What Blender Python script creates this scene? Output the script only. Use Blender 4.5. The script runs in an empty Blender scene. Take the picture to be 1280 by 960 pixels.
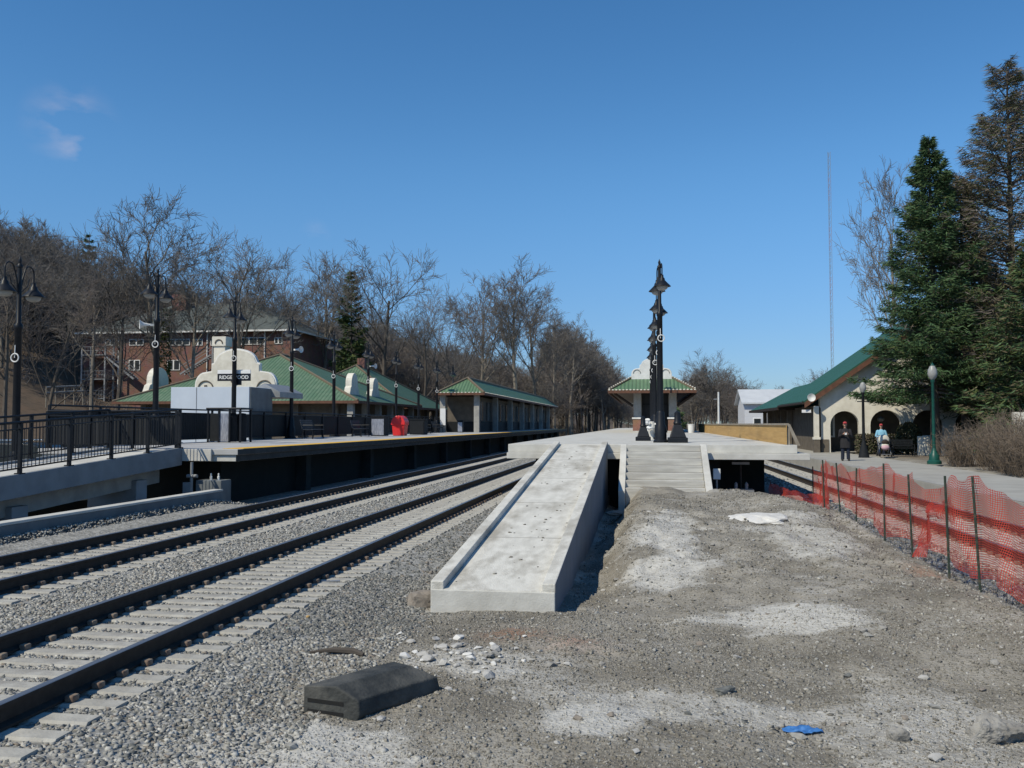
import bpy, math, random
import numpy as np
from mathutils import Vector, Matrix
R = math.radians
random.seed(7); RNG = np.random.default_rng(7)
scene = bpy.context.scene
COL = scene.collection

# ------------------------------------------------------------------ camera, sky, sun, exposure
EYE = Vector((0, 0, 2.05)); FPX = 1108.0; YAW = R(8.62); PITCH = math.atan(50 / FPX)
cam_d = bpy.data.cameras.new('camera'); cam = bpy.data.objects.new('camera', cam_d); COL.objects.link(cam)
cam_d.sensor_width = 36; cam_d.lens = 36 * FPX / 1280; cam_d.clip_end = 6000; cam_d.clip_start = 0.1
cam.location = EYE; cam.rotation_euler = (math.pi / 2 + PITCH, 0, YAW)
scene.camera = cam
SUN_EL = R(47); SUN_AZ = R(40)          # sun stands behind the camera and to the left
SDIR = Vector((-math.sin(SUN_AZ) * math.cos(SUN_EL), -math.cos(SUN_AZ) * math.cos(SUN_EL), math.sin(SUN_EL)))
world = bpy.data.worlds.new('World'); scene.world = world; world.use_nodes = True
wn = world.node_tree.nodes; wl = world.node_tree.links; wn.clear()
wo = wn.new('ShaderNodeOutputWorld'); bg = wn.new('ShaderNodeBackground'); sky = wn.new('ShaderNodeTexSky')
sky.sky_type = 'NISHITA'; sky.sun_disc = False; sky.sun_elevation = SUN_EL
sky.sun_rotation = math.atan2(SDIR.x, SDIR.y)
sky.air_density = 0.9; sky.dust_density = 0.0; sky.ozone_density = 2.2; sky.altitude = 50
bg.inputs['Strength'].default_value = 0.15
hs = wn.new('ShaderNodeHueSaturation'); hs.inputs['Saturation'].default_value = 1.26
tint = wn.new('ShaderNodeMix'); tint.data_type = 'RGBA'; tint.blend_type = 'MULTIPLY'; tint.inputs[0].default_value = 1; tint.inputs[7].default_value = (.97, 1.0, 1.0, 1)
wl.new(sky.outputs[0], tint.inputs[6]); wl.new(tint.outputs[2], hs.inputs['Color'])
# two faint wisps of cloud, fixed to a direction of the sky
tc = wn.new('ShaderNodeTexCoord')
nz = wn.new('ShaderNodeTexNoise'); nz.inputs['Scale'].default_value = 14; nz.inputs['Detail'].default_value = 5
mp = wn.new('ShaderNodeMapping'); mp.inputs['Scale'].default_value = (1, 1, 2.2)
wl.new(tc.outputs['Generated'], mp.inputs[0]); wl.new(mp.outputs[0], nz.inputs[0])
# the air low over the horizon is bluer and dimmer than the model sky
sxy = wn.new('ShaderNodeSeparateXYZ'); wl.new(tc.outputs['Generated'], sxy.inputs[0])
hz = wn.new('ShaderNodeMapRange'); hz.interpolation_type = 'SMOOTHSTEP'; hz.inputs[1].default_value = -.06; hz.inputs[2].default_value = .30; wl.new(sxy.outputs[2], hz.inputs[0])
hc = wn.new('ShaderNodeMix'); hc.data_type = 'RGBA'; hc.inputs[6].default_value = (.24, .34, .56, 1); hc.inputs[7].default_value = (1, 1, 1, 1); wl.new(hz.outputs[0], hc.inputs[0])
hm = wn.new('ShaderNodeMix'); hm.data_type = 'RGBA'; hm.blend_type = 'MULTIPLY'; hm.inputs[0].default_value = 1; wl.new(hs.outputs[0], hm.inputs[6]); wl.new(hc.outputs[2], hm.inputs[7])
prev = hm.outputs[2]
def px_dir(px, py):
    v = Vector(((px - 640) / FPX, (480 - py) / FPX, -1))
    return (cam.rotation_euler.to_matrix() @ v).normalized()
for (cpx, cpy, rad, amt) in ((88, 155, .05, .5), (95, 187, .02, .36), (395, 292, .02, .2)):
    d = px_dir(cpx, cpy)
    dn = wn.new('ShaderNodeVectorMath'); dn.operation = 'DISTANCE'; dn.inputs[1].default_value = d
    wl.new(tc.outputs['Generated'], dn.inputs[0])
    mr = wn.new('ShaderNodeMapRange'); mr.interpolation_type = 'SMOOTHSTEP'
    mr.inputs[1].default_value = 0; mr.inputs[2].default_value = rad; mr.inputs[3].default_value = 1; mr.inputs[4].default_value = 0
    wl.new(dn.outputs['Value'], mr.inputs[0])
    m2 = wn.new('ShaderNodeMapRange'); m2.inputs[1].default_value = .45; m2.inputs[2].default_value = .72; m2.inputs[4].default_value = amt
    wl.new(nz.outputs[0], m2.inputs[0])
    mu = wn.new('ShaderNodeMath'); mu.operation = 'MULTIPLY'; wl.new(mr.outputs[0], mu.inputs[0]); wl.new(m2.outputs[0], mu.inputs[1])
    mx = wn.new('ShaderNodeMix'); mx.data_type = 'RGBA'
    wl.new(mu.outputs[0], mx.inputs[0]); wl.new(prev, mx.inputs[6]); mx.inputs[7].default_value = (5.2, 4.6, 4.9, 1)
    prev = mx.outputs[2]
wl.new(prev, bg.inputs['Color']); wl.new(bg.outputs[0], wo.inputs[0])
sun_d = bpy.data.lights.new('sun', 'SUN'); sun_d.energy = 4.7; sun_d.angle = R(0.53); sun_d.color = (1, .92, .75)
sun = bpy.data.objects.new('sun', sun_d); COL.objects.link(sun)
sun.rotation_euler = (-SDIR).to_track_quat('-Z', 'Y').to_euler()
scene.view_settings.view_transform = 'Standard'; scene.view_settings.look = 'None'
scene.view_settings.exposure = -0.12; scene.view_settings.gamma = 1
scene.view_settings.use_curve_mapping = False
scene.render.engine = 'CYCLES'
scene.cycles.max_bounces = 6; scene.cycles.transparent_max_bounces = 12; scene.cycles.use_denoising = True

# ------------------------------------------------------------------ helpers: layout
def P(px, py, z):
    """world point where the line of sight through photo pixel meets height z"""
    d = px_dir(px, py); t = (z - EYE.z) / d.z; return EYE + d * t
def PY(px, py, Y):
    d = px_dir(px, py); t = Y / d.y; return EYE + d * t
def PX(px, py, X):
    d = px_dir(px, py); t = X / d.x; return EYE + d * t
def PD(px, py, depth):
    v = Vector(((px - 640) / FPX, (480 - py) / FPX, -1)) * depth
    return EYE + cam.rotation_euler.to_matrix() @ v

# ------------------------------------------------------------------ helpers: materials
def nodes(m):
    m.use_nodes = True; t = m.node_tree; b = t.nodes['Principled BSDF']; return t, t.nodes, t.links, b
def mat(name, a, b=None, rough=.8, scale=6, metal=0, bump=.0, bscale=None, contrast=(.35, .65), spec=.3, detail=6, big=None, coords='Object', stretch=None):
    """noise mixed two-tone surface with optional bump; big = (colour, scale, amount) for large stains"""
    m = bpy.data.materials.new(name); t, N, L, p = nodes(m)
    p.inputs['Roughness'].default_value = rough; p.inputs['Metallic'].default_value = metal
    p.inputs['Specular IOR Level'].default_value = spec
    b = b or tuple(c * .75 for c in a)
    tc = N.new('ShaderNodeTexCoord'); src = tc.outputs[coords]
    if stretch:
        mp = N.new('ShaderNodeMapping'); mp.inputs['Scale'].default_value = stretch; L.new(src, mp.inputs[0]); src = mp.outputs[0]
    n = N.new('ShaderNodeTexNoise'); n.inputs['Scale'].default_value = scale; n.inputs['Detail'].default_value = detail
    L.new(src, n.inputs[0])
    r = N.new('ShaderNodeMapRange'); r.inputs[1].default_value = contrast[0]; r.inputs[2].default_value = contrast[1]
    L.new(n.outputs[0], r.inputs[0])
    x = N.new('ShaderNodeMix'); x.data_type = 'RGBA'; L.new(r.outputs[0], x.inputs[0])
    x.inputs[6].default_value = (*a, 1); x.inputs[7].default_value = (*b, 1); out = x.outputs[2]
    if big:
        c, sc, am = big
        n2 = N.new('ShaderNodeTexNoise'); n2.inputs['Scale'].default_value = sc; n2.inputs['Detail'].default_value = 7; n2.inputs['Roughness'].default_value = .65
        L.new(src, n2.inputs[0])
        r2 = N.new('ShaderNodeMapRange'); r2.inputs[1].default_value = .48; r2.inputs[2].default_value = .68; r2.inputs[4].default_value = am
        L.new(n2.outputs[0], r2.inputs[0])
        x2 = N.new('ShaderNodeMix'); x2.data_type = 'RGBA'; L.new(r2.outputs[0], x2.inputs[0]); L.new(out, x2.inputs[6]); x2.inputs[7].default_value = (*c, 1); out = x2.outputs[2]
    L.new(out, p.inputs['Base Color'])
    if bump:
        nb = N.new('ShaderNodeTexNoise'); nb.inputs['Scale'].default_value = bscale or scale * 6; nb.inputs['Detail'].default_value = 5; L.new(src, nb.inputs[0])
        bp = N.new('ShaderNodeBump'); bp.inputs['Strength'].default_value = bump; bp.inputs['Distance'].default_value = .02
        L.new(nb.outputs[0], bp.inputs['Height']); L.new(bp.outputs[0], p.inputs['Normal'])
    return m
def brick_mat(name, c1, c2, mortar, scale=4.0, vertical_axis=True):
    m = bpy.data.materials.new(name); t, N, L, p = nodes(m); p.inputs['Roughness'].default_value = .9
    tc = N.new('ShaderNodeTexCoord'); sx = N.new('ShaderNodeSeparateXYZ'); L.new(tc.outputs['Object'], sx.inputs[0])
    ad = N.new('ShaderNodeMath'); L.new(sx.outputs[0], ad.inputs[0]); L.new(sx.outputs[1], ad.inputs[1])
    cb = N.new('ShaderNodeCombineXYZ'); L.new(ad.outputs[0], cb.inputs[0]); L.new(sx.outputs[2], cb.inputs[1])
    br = N.new('ShaderNodeTexBrick'); br.inputs['Scale'].default_value = scale; br.inputs['Mortar Size'].default_value = .015
    br.inputs['Color1'].default_value = (*c1, 1); br.inputs['Color2'].default_value = (*c2, 1); br.inputs['Mortar'].default_value = (*mortar, 1)
    L.new(cb.outputs[0], br.inputs[0])
    n = N.new('ShaderNodeTexNoise'); n.inputs['Scale'].default_value = 1.2; n.inputs['Detail'].default_value = 6; L.new(tc.outputs['Object'], n.inputs[0])
    mx = N.new('ShaderNodeMix'); mx.data_type = 'RGBA'; mx.blend_type = 'MULTIPLY'; mx.inputs[0].default_value = .6
    L.new(br.outputs[0], mx.inputs[6]); L.new(n.outputs[1], mx.inputs[7]); L.new(mx.outputs[2], p.inputs['Base Color'])
    return m
def tile_mat(name, a, b, axis, pitch=.30):
    """barrel roof tiles: ribs run down the slope; axis = horizontal axis across the ribs"""
    m = bpy.data.materials.new(name); t, N, L, p = nodes(m); p.inputs['Roughness'].default_value = .55
    tc = N.new('ShaderNodeTexCoord'); sx = N.new('ShaderNodeSeparateXYZ'); L.new(tc.outputs['Object'], sx.inputs[0])
    ac = sx.outputs[axis]; dn = sx.outputs[2]
    def mth(op, i0, v1=None, i1=None):
        q = N.new('ShaderNodeMath'); q.operation = op; L.new(i0, q.inputs[0])
        if i1 is not None: L.new(i1, q.inputs[1])
        elif v1 is not None: q.inputs[1].default_value = v1
        return q.outputs[0]
    rib = mth('ABSOLUTE', mth('SINE', mth('MULTIPLY', ac, math.pi / pitch)))
    crs = mth('FRACT', mth('MULTIPLY', dn, 1 / .17))
    h = mth('ADD', rib, i1=mth('MULTIPLY', crs, .5))
    cell = N.new('ShaderNodeCombineXYZ')
    L.new(mth('FLOOR', mth('MULTIPLY', ac, 1 / pitch)), cell.inputs[0]); L.new(mth('FLOOR', mth('MULTIPLY', dn, 1 / .17)), cell.inputs[1])
    wnz = N.new('ShaderNodeTexWhiteNoise'); wnz.noise_dimensions = '3D'; L.new(cell.outputs[0], wnz.inputs[0])
    n = N.new('ShaderNodeTexNoise'); n.inputs['Scale'].default_value = .9; n.inputs['Detail'].default_value = 6; L.new(tc.outputs['Object'], n.inputs[0])
    f = mth('MULTIPLY', mth('ADD', wnz.outputs[0], i1=mth('MULTIPLY', n.outputs[0], 1.4)), .45)
    x = N.new('ShaderNodeMix'); x.data_type = 'RGBA'; L.new(f, x.inputs[0]); x.inputs[6].default_value = (*a, 1); x.inputs[7].default_value = (*b, 1)
    L.new(x.outputs[2], p.inputs['Base Color'])
    bp = N.new('ShaderNodeBump'); bp.inputs['Strength'].default_value = .9; bp.inputs['Distance'].default_value = .06
    L.new(h, bp.inputs['Height']); L.new(bp.outputs[0], p.inputs['Normal'])
    return m
M = {}
M['concrete'] = mat('pale_concrete', (.56, .55, .51), (.48, .47, .43), .85, 3, bump=.25, bscale=40, big=((.36, .35, .32), .8, .6))
M['concrete_ramp'] = mat('new_concrete', (.62, .605, .55), (.52, .505, .455), .85, 7, bump=.4, bscale=50, big=((.31, .29, .245), 1.7, .85), stretch=(1, .5, 1))
M['concrete_old'] = mat('weathered_concrete', (.36, .35, .32), (.27, .265, .25), .9, 2.5, bump=.3, bscale=30, big=((.18, .175, .16), .7, .6))
M['concrete_paint'] = mat('grey_concrete', (.30, .32, .34), (.25, .265, .28), .8, 2, bump=.1, big=((.2, .21, .22), .5, .5))
M['concrete_sides'] = mat('blue_grey_concrete', (.215, .235, .25), (.175, .19, .205), .85, 2, bump=.1, big=((.15, .16, .17), .5, .5))
M['concrete_shade'] = mat('shaded_concrete_side', (.185, .20, .22), (.15, .165, .18), .85, 2, bump=.1, big=((.18, .19, .2), .6, .5))  # darker concrete for the kerb's right face, its shade put into the colour
M['concrete_dark'] = mat('shaded_void_concrete', (.016, .019, .018), (.011, .014, .013), .9, 2)  # shade below the platforms and access ramp put into a near black colour
M['step'] = mat('step_concrete', (.52, .51, .47), (.36, .35, .32), .85, 2.2, bump=.3, bscale=30, big=((.30, .29, .27), .9, .7), stretch=(.5, 1, 4))
M['sleeper'] = mat('sleeper_concrete', (.42, .41, .37), (.32, .31, .28), .9, 5, bump=.3, bscale=40, big=((.23, .215, .19), 1.5, .6))
M['rail'] = mat('rail_steel', (.040, .033, .028), (.026, .022, .019), .7, 12, metal=.2)
M['railtop'] = mat('worn_rail_head', (.34, .34, .345), (.24, .24, .25), .42, 20, metal=.8, stretch=(4, .2, 1))
M['clip'] = mat('rusty_clip', (.15, .10, .075), (.24, .20, .155), .85, 9, contrast=(.4, .6), coords='Object')
M['black'] = mat('black_paint', (.008, .010, .014), (.012, .014, .018), .45, 8, spec=.25)
M['blackm'] = mat('matt_black', (.010, .012, .014), (.015, .017, .02), .7, 8, spec=.2)
M['glassbowl'] = mat('frosted_bowl', (.33, .33, .32), (.26, .26, .25), .35, 5)
M['whitepaint'] = mat('white_paint', (.72, .72, .70), (.62, .62, .60), .6, 3)
M['cream'] = mat('cream_stucco', (.70, .67, .585), (.60, .57, .49), .9, 2.5, bump=.25, bscale=25, big=((.40, .375, .31), .5, .5))
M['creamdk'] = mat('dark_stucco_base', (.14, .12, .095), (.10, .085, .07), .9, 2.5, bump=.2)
M['palepanel'] = mat('pale_panel', (.52, .58, .66), (.48, .54, .62), .55, 1.2, big=((.44, .49, .56), .4, .5))
M['brown'] = mat('brown_timber', (.14, .065, .04), (.09, .045, .03), .7, 4)
M['browndk'] = mat('dark_timber', (.035, .025, .02), (.025, .018, .015), .7, 4)
M['soffit'] = mat('soffit_board', (.10, .075, .06), (.07, .055, .045), .8, 4)
M['tile_x'] = tile_mat('green_tile_south', (.055, .125, .068), (.125, .19, .12), 0)
M['tile_y'] = tile_mat('green_tile_side', (.048, .115, .068), (.09, .16, .10), 1)
M['tile2_x'] = tile_mat('shelter_tile_end', (.07, .145, .075), (.11, .19, .105), 0, .26)
M['tile2_y'] = tile_mat('shelter_tile_side', (.062, .14, .072), (.095, .18, .095), 1, .26)
M['tile3_y'] = tile_mat('deep_green_tile', (.016, .075, .045), (.026, .098, .058), 1, .4)
M['ridge'] = mat('ridge_tile', (.12, .12, .085), (.15, .10, .07), .7, 5)
M['brick'] = brick_mat('red_brick', (.21, .095, .072), (.26, .125, .09), (.26, .21, .185), 3.2)
M['brick2'] = brick_mat('shed_brick', (.30, .13, .09), (.36, .17, .12), (.36, .30, .26), 4)
M['slate'] = mat('grey_shingle', (.10, .115, .11), (.065, .075, .072), .85, 3, bump=.4, bscale=14, stretch=(1, 1, 3))
M['glass'] = mat('window_glass', (.02, .026, .03), (.03, .036, .04), .12, 1, spec=.6)
M['dim'] = mat('dim_interior', (.018, .02, .022), (.025, .027, .03), .6, 1)
M['bench_slat'] = mat('blue_black_slat', (.045, .055, .075), (.03, .037, .05), .5, 6)
M['yellow'] = mat('tactile_yellow', (.72, .42, .045), (.62, .36, .05), .7, 6)
M['red'] = mat('red_plastic', (.72, .03, .03), (.62, .025, .025), .4, 2, spec=.5)
M['greypost'] = mat('grey_metal', (.30, .31, .32), (.23, .24, .25), .5, 4, metal=.3)
M['silver'] = mat('brushed_panel', (.42, .43, .47), (.22, .23, .27), .4, 5, metal=.4, stretch=(6, 6, 1))
M['green_metal'] = mat('green_paint', (.012, .085, .065), (.01, .06, .05), .4, 5)
M['plywood'] = mat('plywood', (.48, .31, .12), (.40, .25, .09), .75, 3, stretch=(1, .25, 5), big=((.3, .19, .08), .7, .5), bump=.1)
M['timber'] = mat('grey_timber', (.30, .27, .22), (.22, .19, .15), .85, 5)
M['rubber'] = mat('dark_rubber', (.030, .033, .033), (.058, .06, .056), .75, 7, bump=.5, bscale=30, big=((.14, .135, .12), 2.2, .55))
M['blue'] = mat('blue_plastic', (.045, .15, .40), (.06, .20, .47), .5, 12, bump=.5, bscale=25)
M['rock'] = mat('broken_stone', (.30, .29, .265), (.20, .19, .175), .95, 7, bump=.8, bscale=22, big=((.15, .145, .13), 3, .6))
M['palerock'] = mat('pale_rubble', (.44, .43, .405), (.31, .30, .28), .95, 6, bump=.6, bscale=22)
M['spill'] = mat('spilt_concrete', (.62, .61, .58), (.52, .51, .48), .95, 5, bump=.6, bscale=15)
M['bark'] = mat('grey_bark', (.14, .12, .10), (.085, .072, .06), .95, 3, bump=.4, stretch=(3, 3, .6))
M['barkpale'] = mat('pale_bark', (.24, .215, .18), (.15, .13, .105), .95, 3, stretch=(3, 3, .6))
M['barkdark'] = mat('dark_bark', (.095, .082, .07), (.065, .055, .046), .95, 3)
M['twig'] = mat('bare_twigs', (.185, .17, .155), (.125, .114, .104), .95, 1.2)
M['twigred'] = mat('budding_twigs', (.19, .162, .148), (.14, .122, .112), .95, 1.2)
M['ivy'] = mat('ivy_leaf', (.11, .12, .03), (.06, .08, .02), .8, 2)
M['spruce'] = mat('spruce_needles', (.040, .085, .036), (.075, .13, .052), .7, 1.4, contrast=(.4, .62))
M['pine'] = mat('pine_needles', (.05, .075, .025), (.085, .105, .03), .8, .6)
M['larch'] = mat('rusty_needles', (.14, .105, .065), (.10, .10, .055), .9, .8)
M['shrub'] = mat('shrub_leaf', (.045, .055, .025), (.07, .065, .035), .85, 2)
M['bushtwig'] = mat('dry_bush', (.19, .15, .115), (.13, .105, .08), .95, 3)
M['pave'] = mat('platform_paving', (.37, .36, .325), (.31, .30, .27), .9, 1.2, bump=.15, bscale=60, big=((.26, .25, .23), .5, .6))
M['pave2'] = mat('platform_deck', (.42, .42, .42), (.37, .37, .365), .85, 1.5, bump=.1, bscale=60, big=((.30, .30, .30), .5, .5))
M['asphalt'] = mat('asphalt', (.055, .055, .055), (.04, .04, .04), .9, 3, bump=.2, bscale=50)
M['netpost'] = mat('fence_stake', (.028, .045, .035), (.10, .085, .06), .8, 6, contrast=(.5, .7), stretch=(1, 1, 3))
M['carblack'] = mat('dark_car_paint', (.010, .014, .014), (.014, .018, .018), .2, 3, spec=.6)
M['carblue'] = mat('blue_car_paint', (.015, .02, .045), (.02, .028, .06), .2, 3, spec=.6)
M['chrome'] = mat('bright_trim', (.6, .6, .6), (.5, .5, .5), .25, 3, metal=.9)
M['tyre'] = mat('tyre', (.015, .015, .015), None, .8, 5)
M['lens'] = mat('lamp_lens', (.5, .5, .48), None, .2, 4)
M['skin'] = mat('skin', (.46, .27, .19), (.42, .23, .16), .6, 6)
M['coat'] = mat('dark_coat', (.028, .027, .03), (.02, .019, .021), .9, 9)
M['jeans'] = mat('dark_jeans', (.02, .026, .045), (.015, .02, .035), .9, 9)
M['bluejacket'] = mat('light_blue_jacket', (.22, .46, .58), (.18, .38, .52), .7, 7)
M['redcap'] = mat('red_cap', (.40, .05, .055), (.34, .04, .045), .8, 7)
M['hair'] = mat('brown_hair', (.06, .035, .02), None, .8, 9)
M['creamcloth'] = mat('cream_cloth', (.58, .55, .47), (.50, .47, .40), .85, 6)
M['pinkcloth'] = mat('pink_cloth', (.52, .34, .38), (.45, .27, .32), .85, 6)
M['shoe'] = mat('dark_shoe', (.03, .026, .024), None, .7, 6)
M['signblack'] = mat('sign_black', (.012, .013, .02), None, .4, 4)
M['signwhite'] = mat('sign_white', (.75, .75, .75), (.70, .70, .70), .5, 4)
M['mastred'] = mat('mast_red', (.30, .22, .22), None, .7, 4)
M['housewhite'] = mat('white_siding', (.56, .57, .60), (.50, .51, .54), .7, 1, stretch=(.2, .2, 10))
M['houseroof'] = mat('pale_metal_roof', (.52, .54, .56), (.46, .48, .50), .5, 1)

# ------------------------------------------------------------------ helpers: geometry
class MB:
    def __init__(s): s.v = []; s.f = []; s.m = []
    def add(s, vs, fs, m=0):
        o = len(s.v); s.v.extend([tuple(v) for v in vs]); s.f.extend([tuple(i + o for i in f) for f in fs]); s.m.extend([m] * len(fs)); return s
    def bx(s, x0, x1, y0, y1, z0, z1, m=0, rz=0, rx=0, ry=0):
        c = Vector(((x0 + x1) / 2, (y0 + y1) / 2, (z0 + z1) / 2)); h = Vector((abs(x1 - x0) / 2, abs(y1 - y0) / 2, abs(z1 - z0) / 2))
        rot = Matrix.Rotation(rz, 3, 'Z') @ Matrix.Rotation(ry, 3, 'Y') @ Matrix.Rotation(rx, 3, 'X')
        vs = [c + rot @ Vector((sx * h.x, sy * h.y, sz * h.z)) for sz in (-1, 1) for sy in (-1, 1) for sx in (-1, 1)]
        return s.add(vs, [(0, 2, 3, 1), (4, 5, 7, 6), (0, 1, 5, 4), (2, 6, 7, 3), (0, 4, 6, 2), (1, 3, 7, 5)], m)
    def hexa(s, pts, m=0):      # 4 bottom + 4 top, ccw
        return s.add(pts, [(3, 2, 1, 0), (4, 5, 6, 7), (0, 1, 5, 4), (1, 2, 6, 5), (2, 3, 7, 6), (3, 0, 4, 7)], m)
    def tube(s, pts, r, n=8, m=0, cap=True):
        pts = [Vector(p) for p in pts]; k = len(pts); rs = r if isinstance(r, (list, tuple)) else [r] * k
        vs = []; fs = []; up = None
        for i, p in enumerate(pts):
            d = (pts[min(i + 1, k - 1)] - pts[max(i - 1, 0)]).normalized()
            if up is None: up = Vector((0, 0, 1)) if abs(d.z) < .9 else Vector((1, 0, 0))
            a = d.cross(up).normalized(); b = a.cross(d).normalized(); up = b
            for j in range(n):
                t = 2 * math.pi * j / n + math.pi / n; vs.append(p + (a * math.cos(t) + b * math.sin(t)) * rs[i])
        for i in range(k - 1):
            for j in range(n):
                j2 = (j + 1) % n; fs.append((i * n + j, (i + 1) * n + j, (i + 1) * n + j2, i * n + j2))
        if cap: fs.append(tuple(range(n))); fs.append(tuple((k - 1) * n + j for j in range(n - 1, -1, -1)))
        return s.add(vs, fs, m)
    def lathe(s, prof, n=16, c=(0, 0, 0), m=0):
        vs = []; fs = []
        for r, z in prof:
            for j in range(n):
                t = 2 * math.pi * j / n; vs.append((c[0] + r * math.cos(t), c[1] + r * math.sin(t), c[2] + z))
        for i in range(len(prof) - 1):
            for j in range(n):
                j2 = (j + 1) % n; fs.append((i * n + j, i * n + j2, (i + 1) * n + j2, (i + 1) * n + j))
        fs.append(tuple(range(n - 1, -1, -1))); fs.append(tuple((len(prof) - 1) * n + j for j in range(n)))
        return s.add(vs, fs, m)
    def prism(s, poly, axis, a0, a1, m=0):
        """poly: list of 2D points; axis 0: poly in (y,z) extruded along x; 1: (x,z) along y; 2: (x,y) along z"""
        n = len(poly)
        def mk(p, a): return (a, p[0], p[1]) if axis == 0 else ((p[0], a, p[1]) if axis == 1 else (p[0], p[1], a))
        vs = [mk(p, a0) for p in poly] + [mk(p, a1) for p in poly]
        fs = [tuple(range(n)), tuple(range(2 * n - 1, n - 1, -1))] + [(i, i + n, (i + 1) % n + n, (i + 1) % n) for i in range(n)]
        return s.add(vs, fs, m)
    def torus(s, c, R0, r, axis='Y', n=18, k=6, m=0):
        vs = []; fs = []
        for i in range(n):
            a = 2 * math.pi * i / n
            for j in range(k):
                b = 2 * math.pi * j / k; rr = R0 + r * math.cos(b); h = r * math.sin(b)
                q = (rr * math.cos(a), h, rr * math.sin(a)) if axis == 'Y' else ((h, rr * math.cos(a), rr * math.sin(a)) if axis == 'X' else (rr * math.cos(a), rr * math.sin(a), h))
                vs.append((c[0] + q[0], c[1] + q[1], c[2] + q[2]))
        for i in range(n):
            for j in range(k):
                i2 = (i + 1) % n; j2 = (j + 1) % k; fs.append((i * k + j, i2 * k + j, i2 * k + j2, i * k + j2))
        return s.add(vs, fs, m)
    def ell(s, c, r, n=14, k=9, m=0, fn=None):
        vs = []; fs = []
        for i in range(k + 1):
            a = math.pi * i / k
            for j in range(n):
                b = 2 * math.pi * j / n
                q = Vector((math.sin(a) * math.cos(b), math.sin(a) * math.sin(b), math.cos(a)))
                if fn: q = fn(q)
                vs.append((c[0] + q[0] * r[0], c[1] + q[1] * r[1], c[2] + q[2] * r[2]))
        for i in range(k):
            for j in range(n):
                j2 = (j + 1) % n; fs.append((i * n + j, (i + 1) * n + j, (i + 1) * n + j2, i * n + j2))
        return s.add(vs, fs, m)
    def build(s, name, mats, parent=None, world=True, smooth=False, bevel=0):
        """verts are world coordinates when world=True and the parent is an unrotated Empty; else local"""
        me = bpy.data.meshes.new(name)
        off = Vector((0, 0, 0))
        if world and parent is not None:
            q = parent
            while q is not None: off += q.location; q = q.parent
        me.from_pydata([(x - off.x, y - off.y, z - off.z) for x, y, z in s.v], [], s.f)
        ms = mats if isinstance(mats, (list, tuple)) else [mats]
        for mm in ms: me.materials.append(M[mm] if isinstance(mm, str) else mm)
        me.polygons.foreach_set('material_index', s.m)
        me.validate(); me.update()
        import bmesh as _b
        b = _b.new(); b.from_mesh(me); _b.ops.recalc_face_normals(b, faces=b.faces); b.to_mesh(me); b.free()
        if smooth:
            me.polygons.foreach_set('use_smooth', [True] * len(me.polygons)); 
            try: me.set_sharp_from_angle(angle=R(40))
            except Exception: pass
        o = bpy.data.objects.new(name, me); COL.objects.link(o)
        if parent is not None: o.parent = parent
        if bevel:
            bm_ = o.modifiers.new('bevel', 'BEVEL'); bm_.width = bevel; bm_.segments = 2; bm_.limit_method = 'ANGLE'
        return o
def tag(o, label=None, cat=None, group=None, kind=None):
    if label: o['label'] = label
    if cat: o['category'] = cat
    if group: o['group'] = group
    if kind: o['kind'] = kind
    return o
def thing(name, label, cat, loc=(0, 0, 0), rz=0, group=None):
    o = bpy.data.objects.new(name, None); COL.objects.link(o); o.location = loc; o.rotation_euler = (0, 0, rz); o.empty_display_size = .2
    return tag(o, label, cat, group)
def kids(o): return [c for c in bpy.data.objects if c.parent == o]
KIDS = {}
def copy_tree(o, parent=None):
    if o.name not in KIDS: KIDS[o.name] = kids(o)
    src = KIDS[o.name]
    c = o.copy(); COL.objects.link(c)
    if parent is not None: c.parent = parent
    for ch in src: copy_tree(ch, c)
    return c
def raw_mesh(name, V, F, mats, midx=None, smooth=False):
    """numpy triangles/quads -> mesh"""
    me = bpy.data.meshes.new(name); V = np.asarray(V, np.float32); F = np.asarray(F, np.int32); k = F.shape[1]
    me.vertices.add(len(V)); me.vertices.foreach_set('co', V.ravel())
    me.loops.add(F.size); me.loops.foreach_set('vertex_index', F.ravel())
    me.polygons.add(len(F)); me.polygons.foreach_set('loop_start', np.arange(0, F.size, k, dtype=np.int32))
    try: me.polygons.foreach_set('loop_total', np.full(len(F), k, np.int32))
    except Exception: pass
    for m_ in mats: me.materials.append(M[m_] if isinstance(m_, str) else m_)
    if midx is not None: me.polygons.foreach_set('material_index', np.asarray(midx, np.int32))
    if smooth: me.polygons.foreach_set('use_smooth', np.ones(len(F), bool))
    me.update(calc_edges=True); return me
def link(name, me, parent=None):
    o = bpy.data.objects.new(name, me); COL.objects.link(o)
    if parent is not None: o.parent = parent
    return o
def sstep(a, b, x):
    t = np.clip((np.asarray(x, float) - a) / (b - a), 0, 1); return t * t * (3 - 2 * t)
# smooth value noise for terrain
_perm = np.random.default_rng(3).random((256, 256))
def vnoise(x, y):
    x = np.asarray(x, float); y = np.asarray(y, float)
    xi = np.floor(x).astype(int); yi = np.floor(y).astype(int); fx = x - xi; fy = y - yi
    fx = fx * fx * (3 - 2 * fx); fy = fy * fy * (3 - 2 * fy)
    g = lambda i, j: _perm[i % 256, j % 256]
    return (g(xi, yi) * (1 - fx) + g(xi + 1, yi) * fx) * (1 - fy) + (g(xi, yi + 1) * (1 - fx) + g(xi + 1, yi + 1) * fx) * fy - .5
def fbm(x, y, o=4):
    r = 0; a = 1; f = 1
    for i in range(o): r = r + a * vnoise(x * f + 17 * i, y * f + 31 * i); a *= .5; f *= 2.1
    return r
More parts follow.
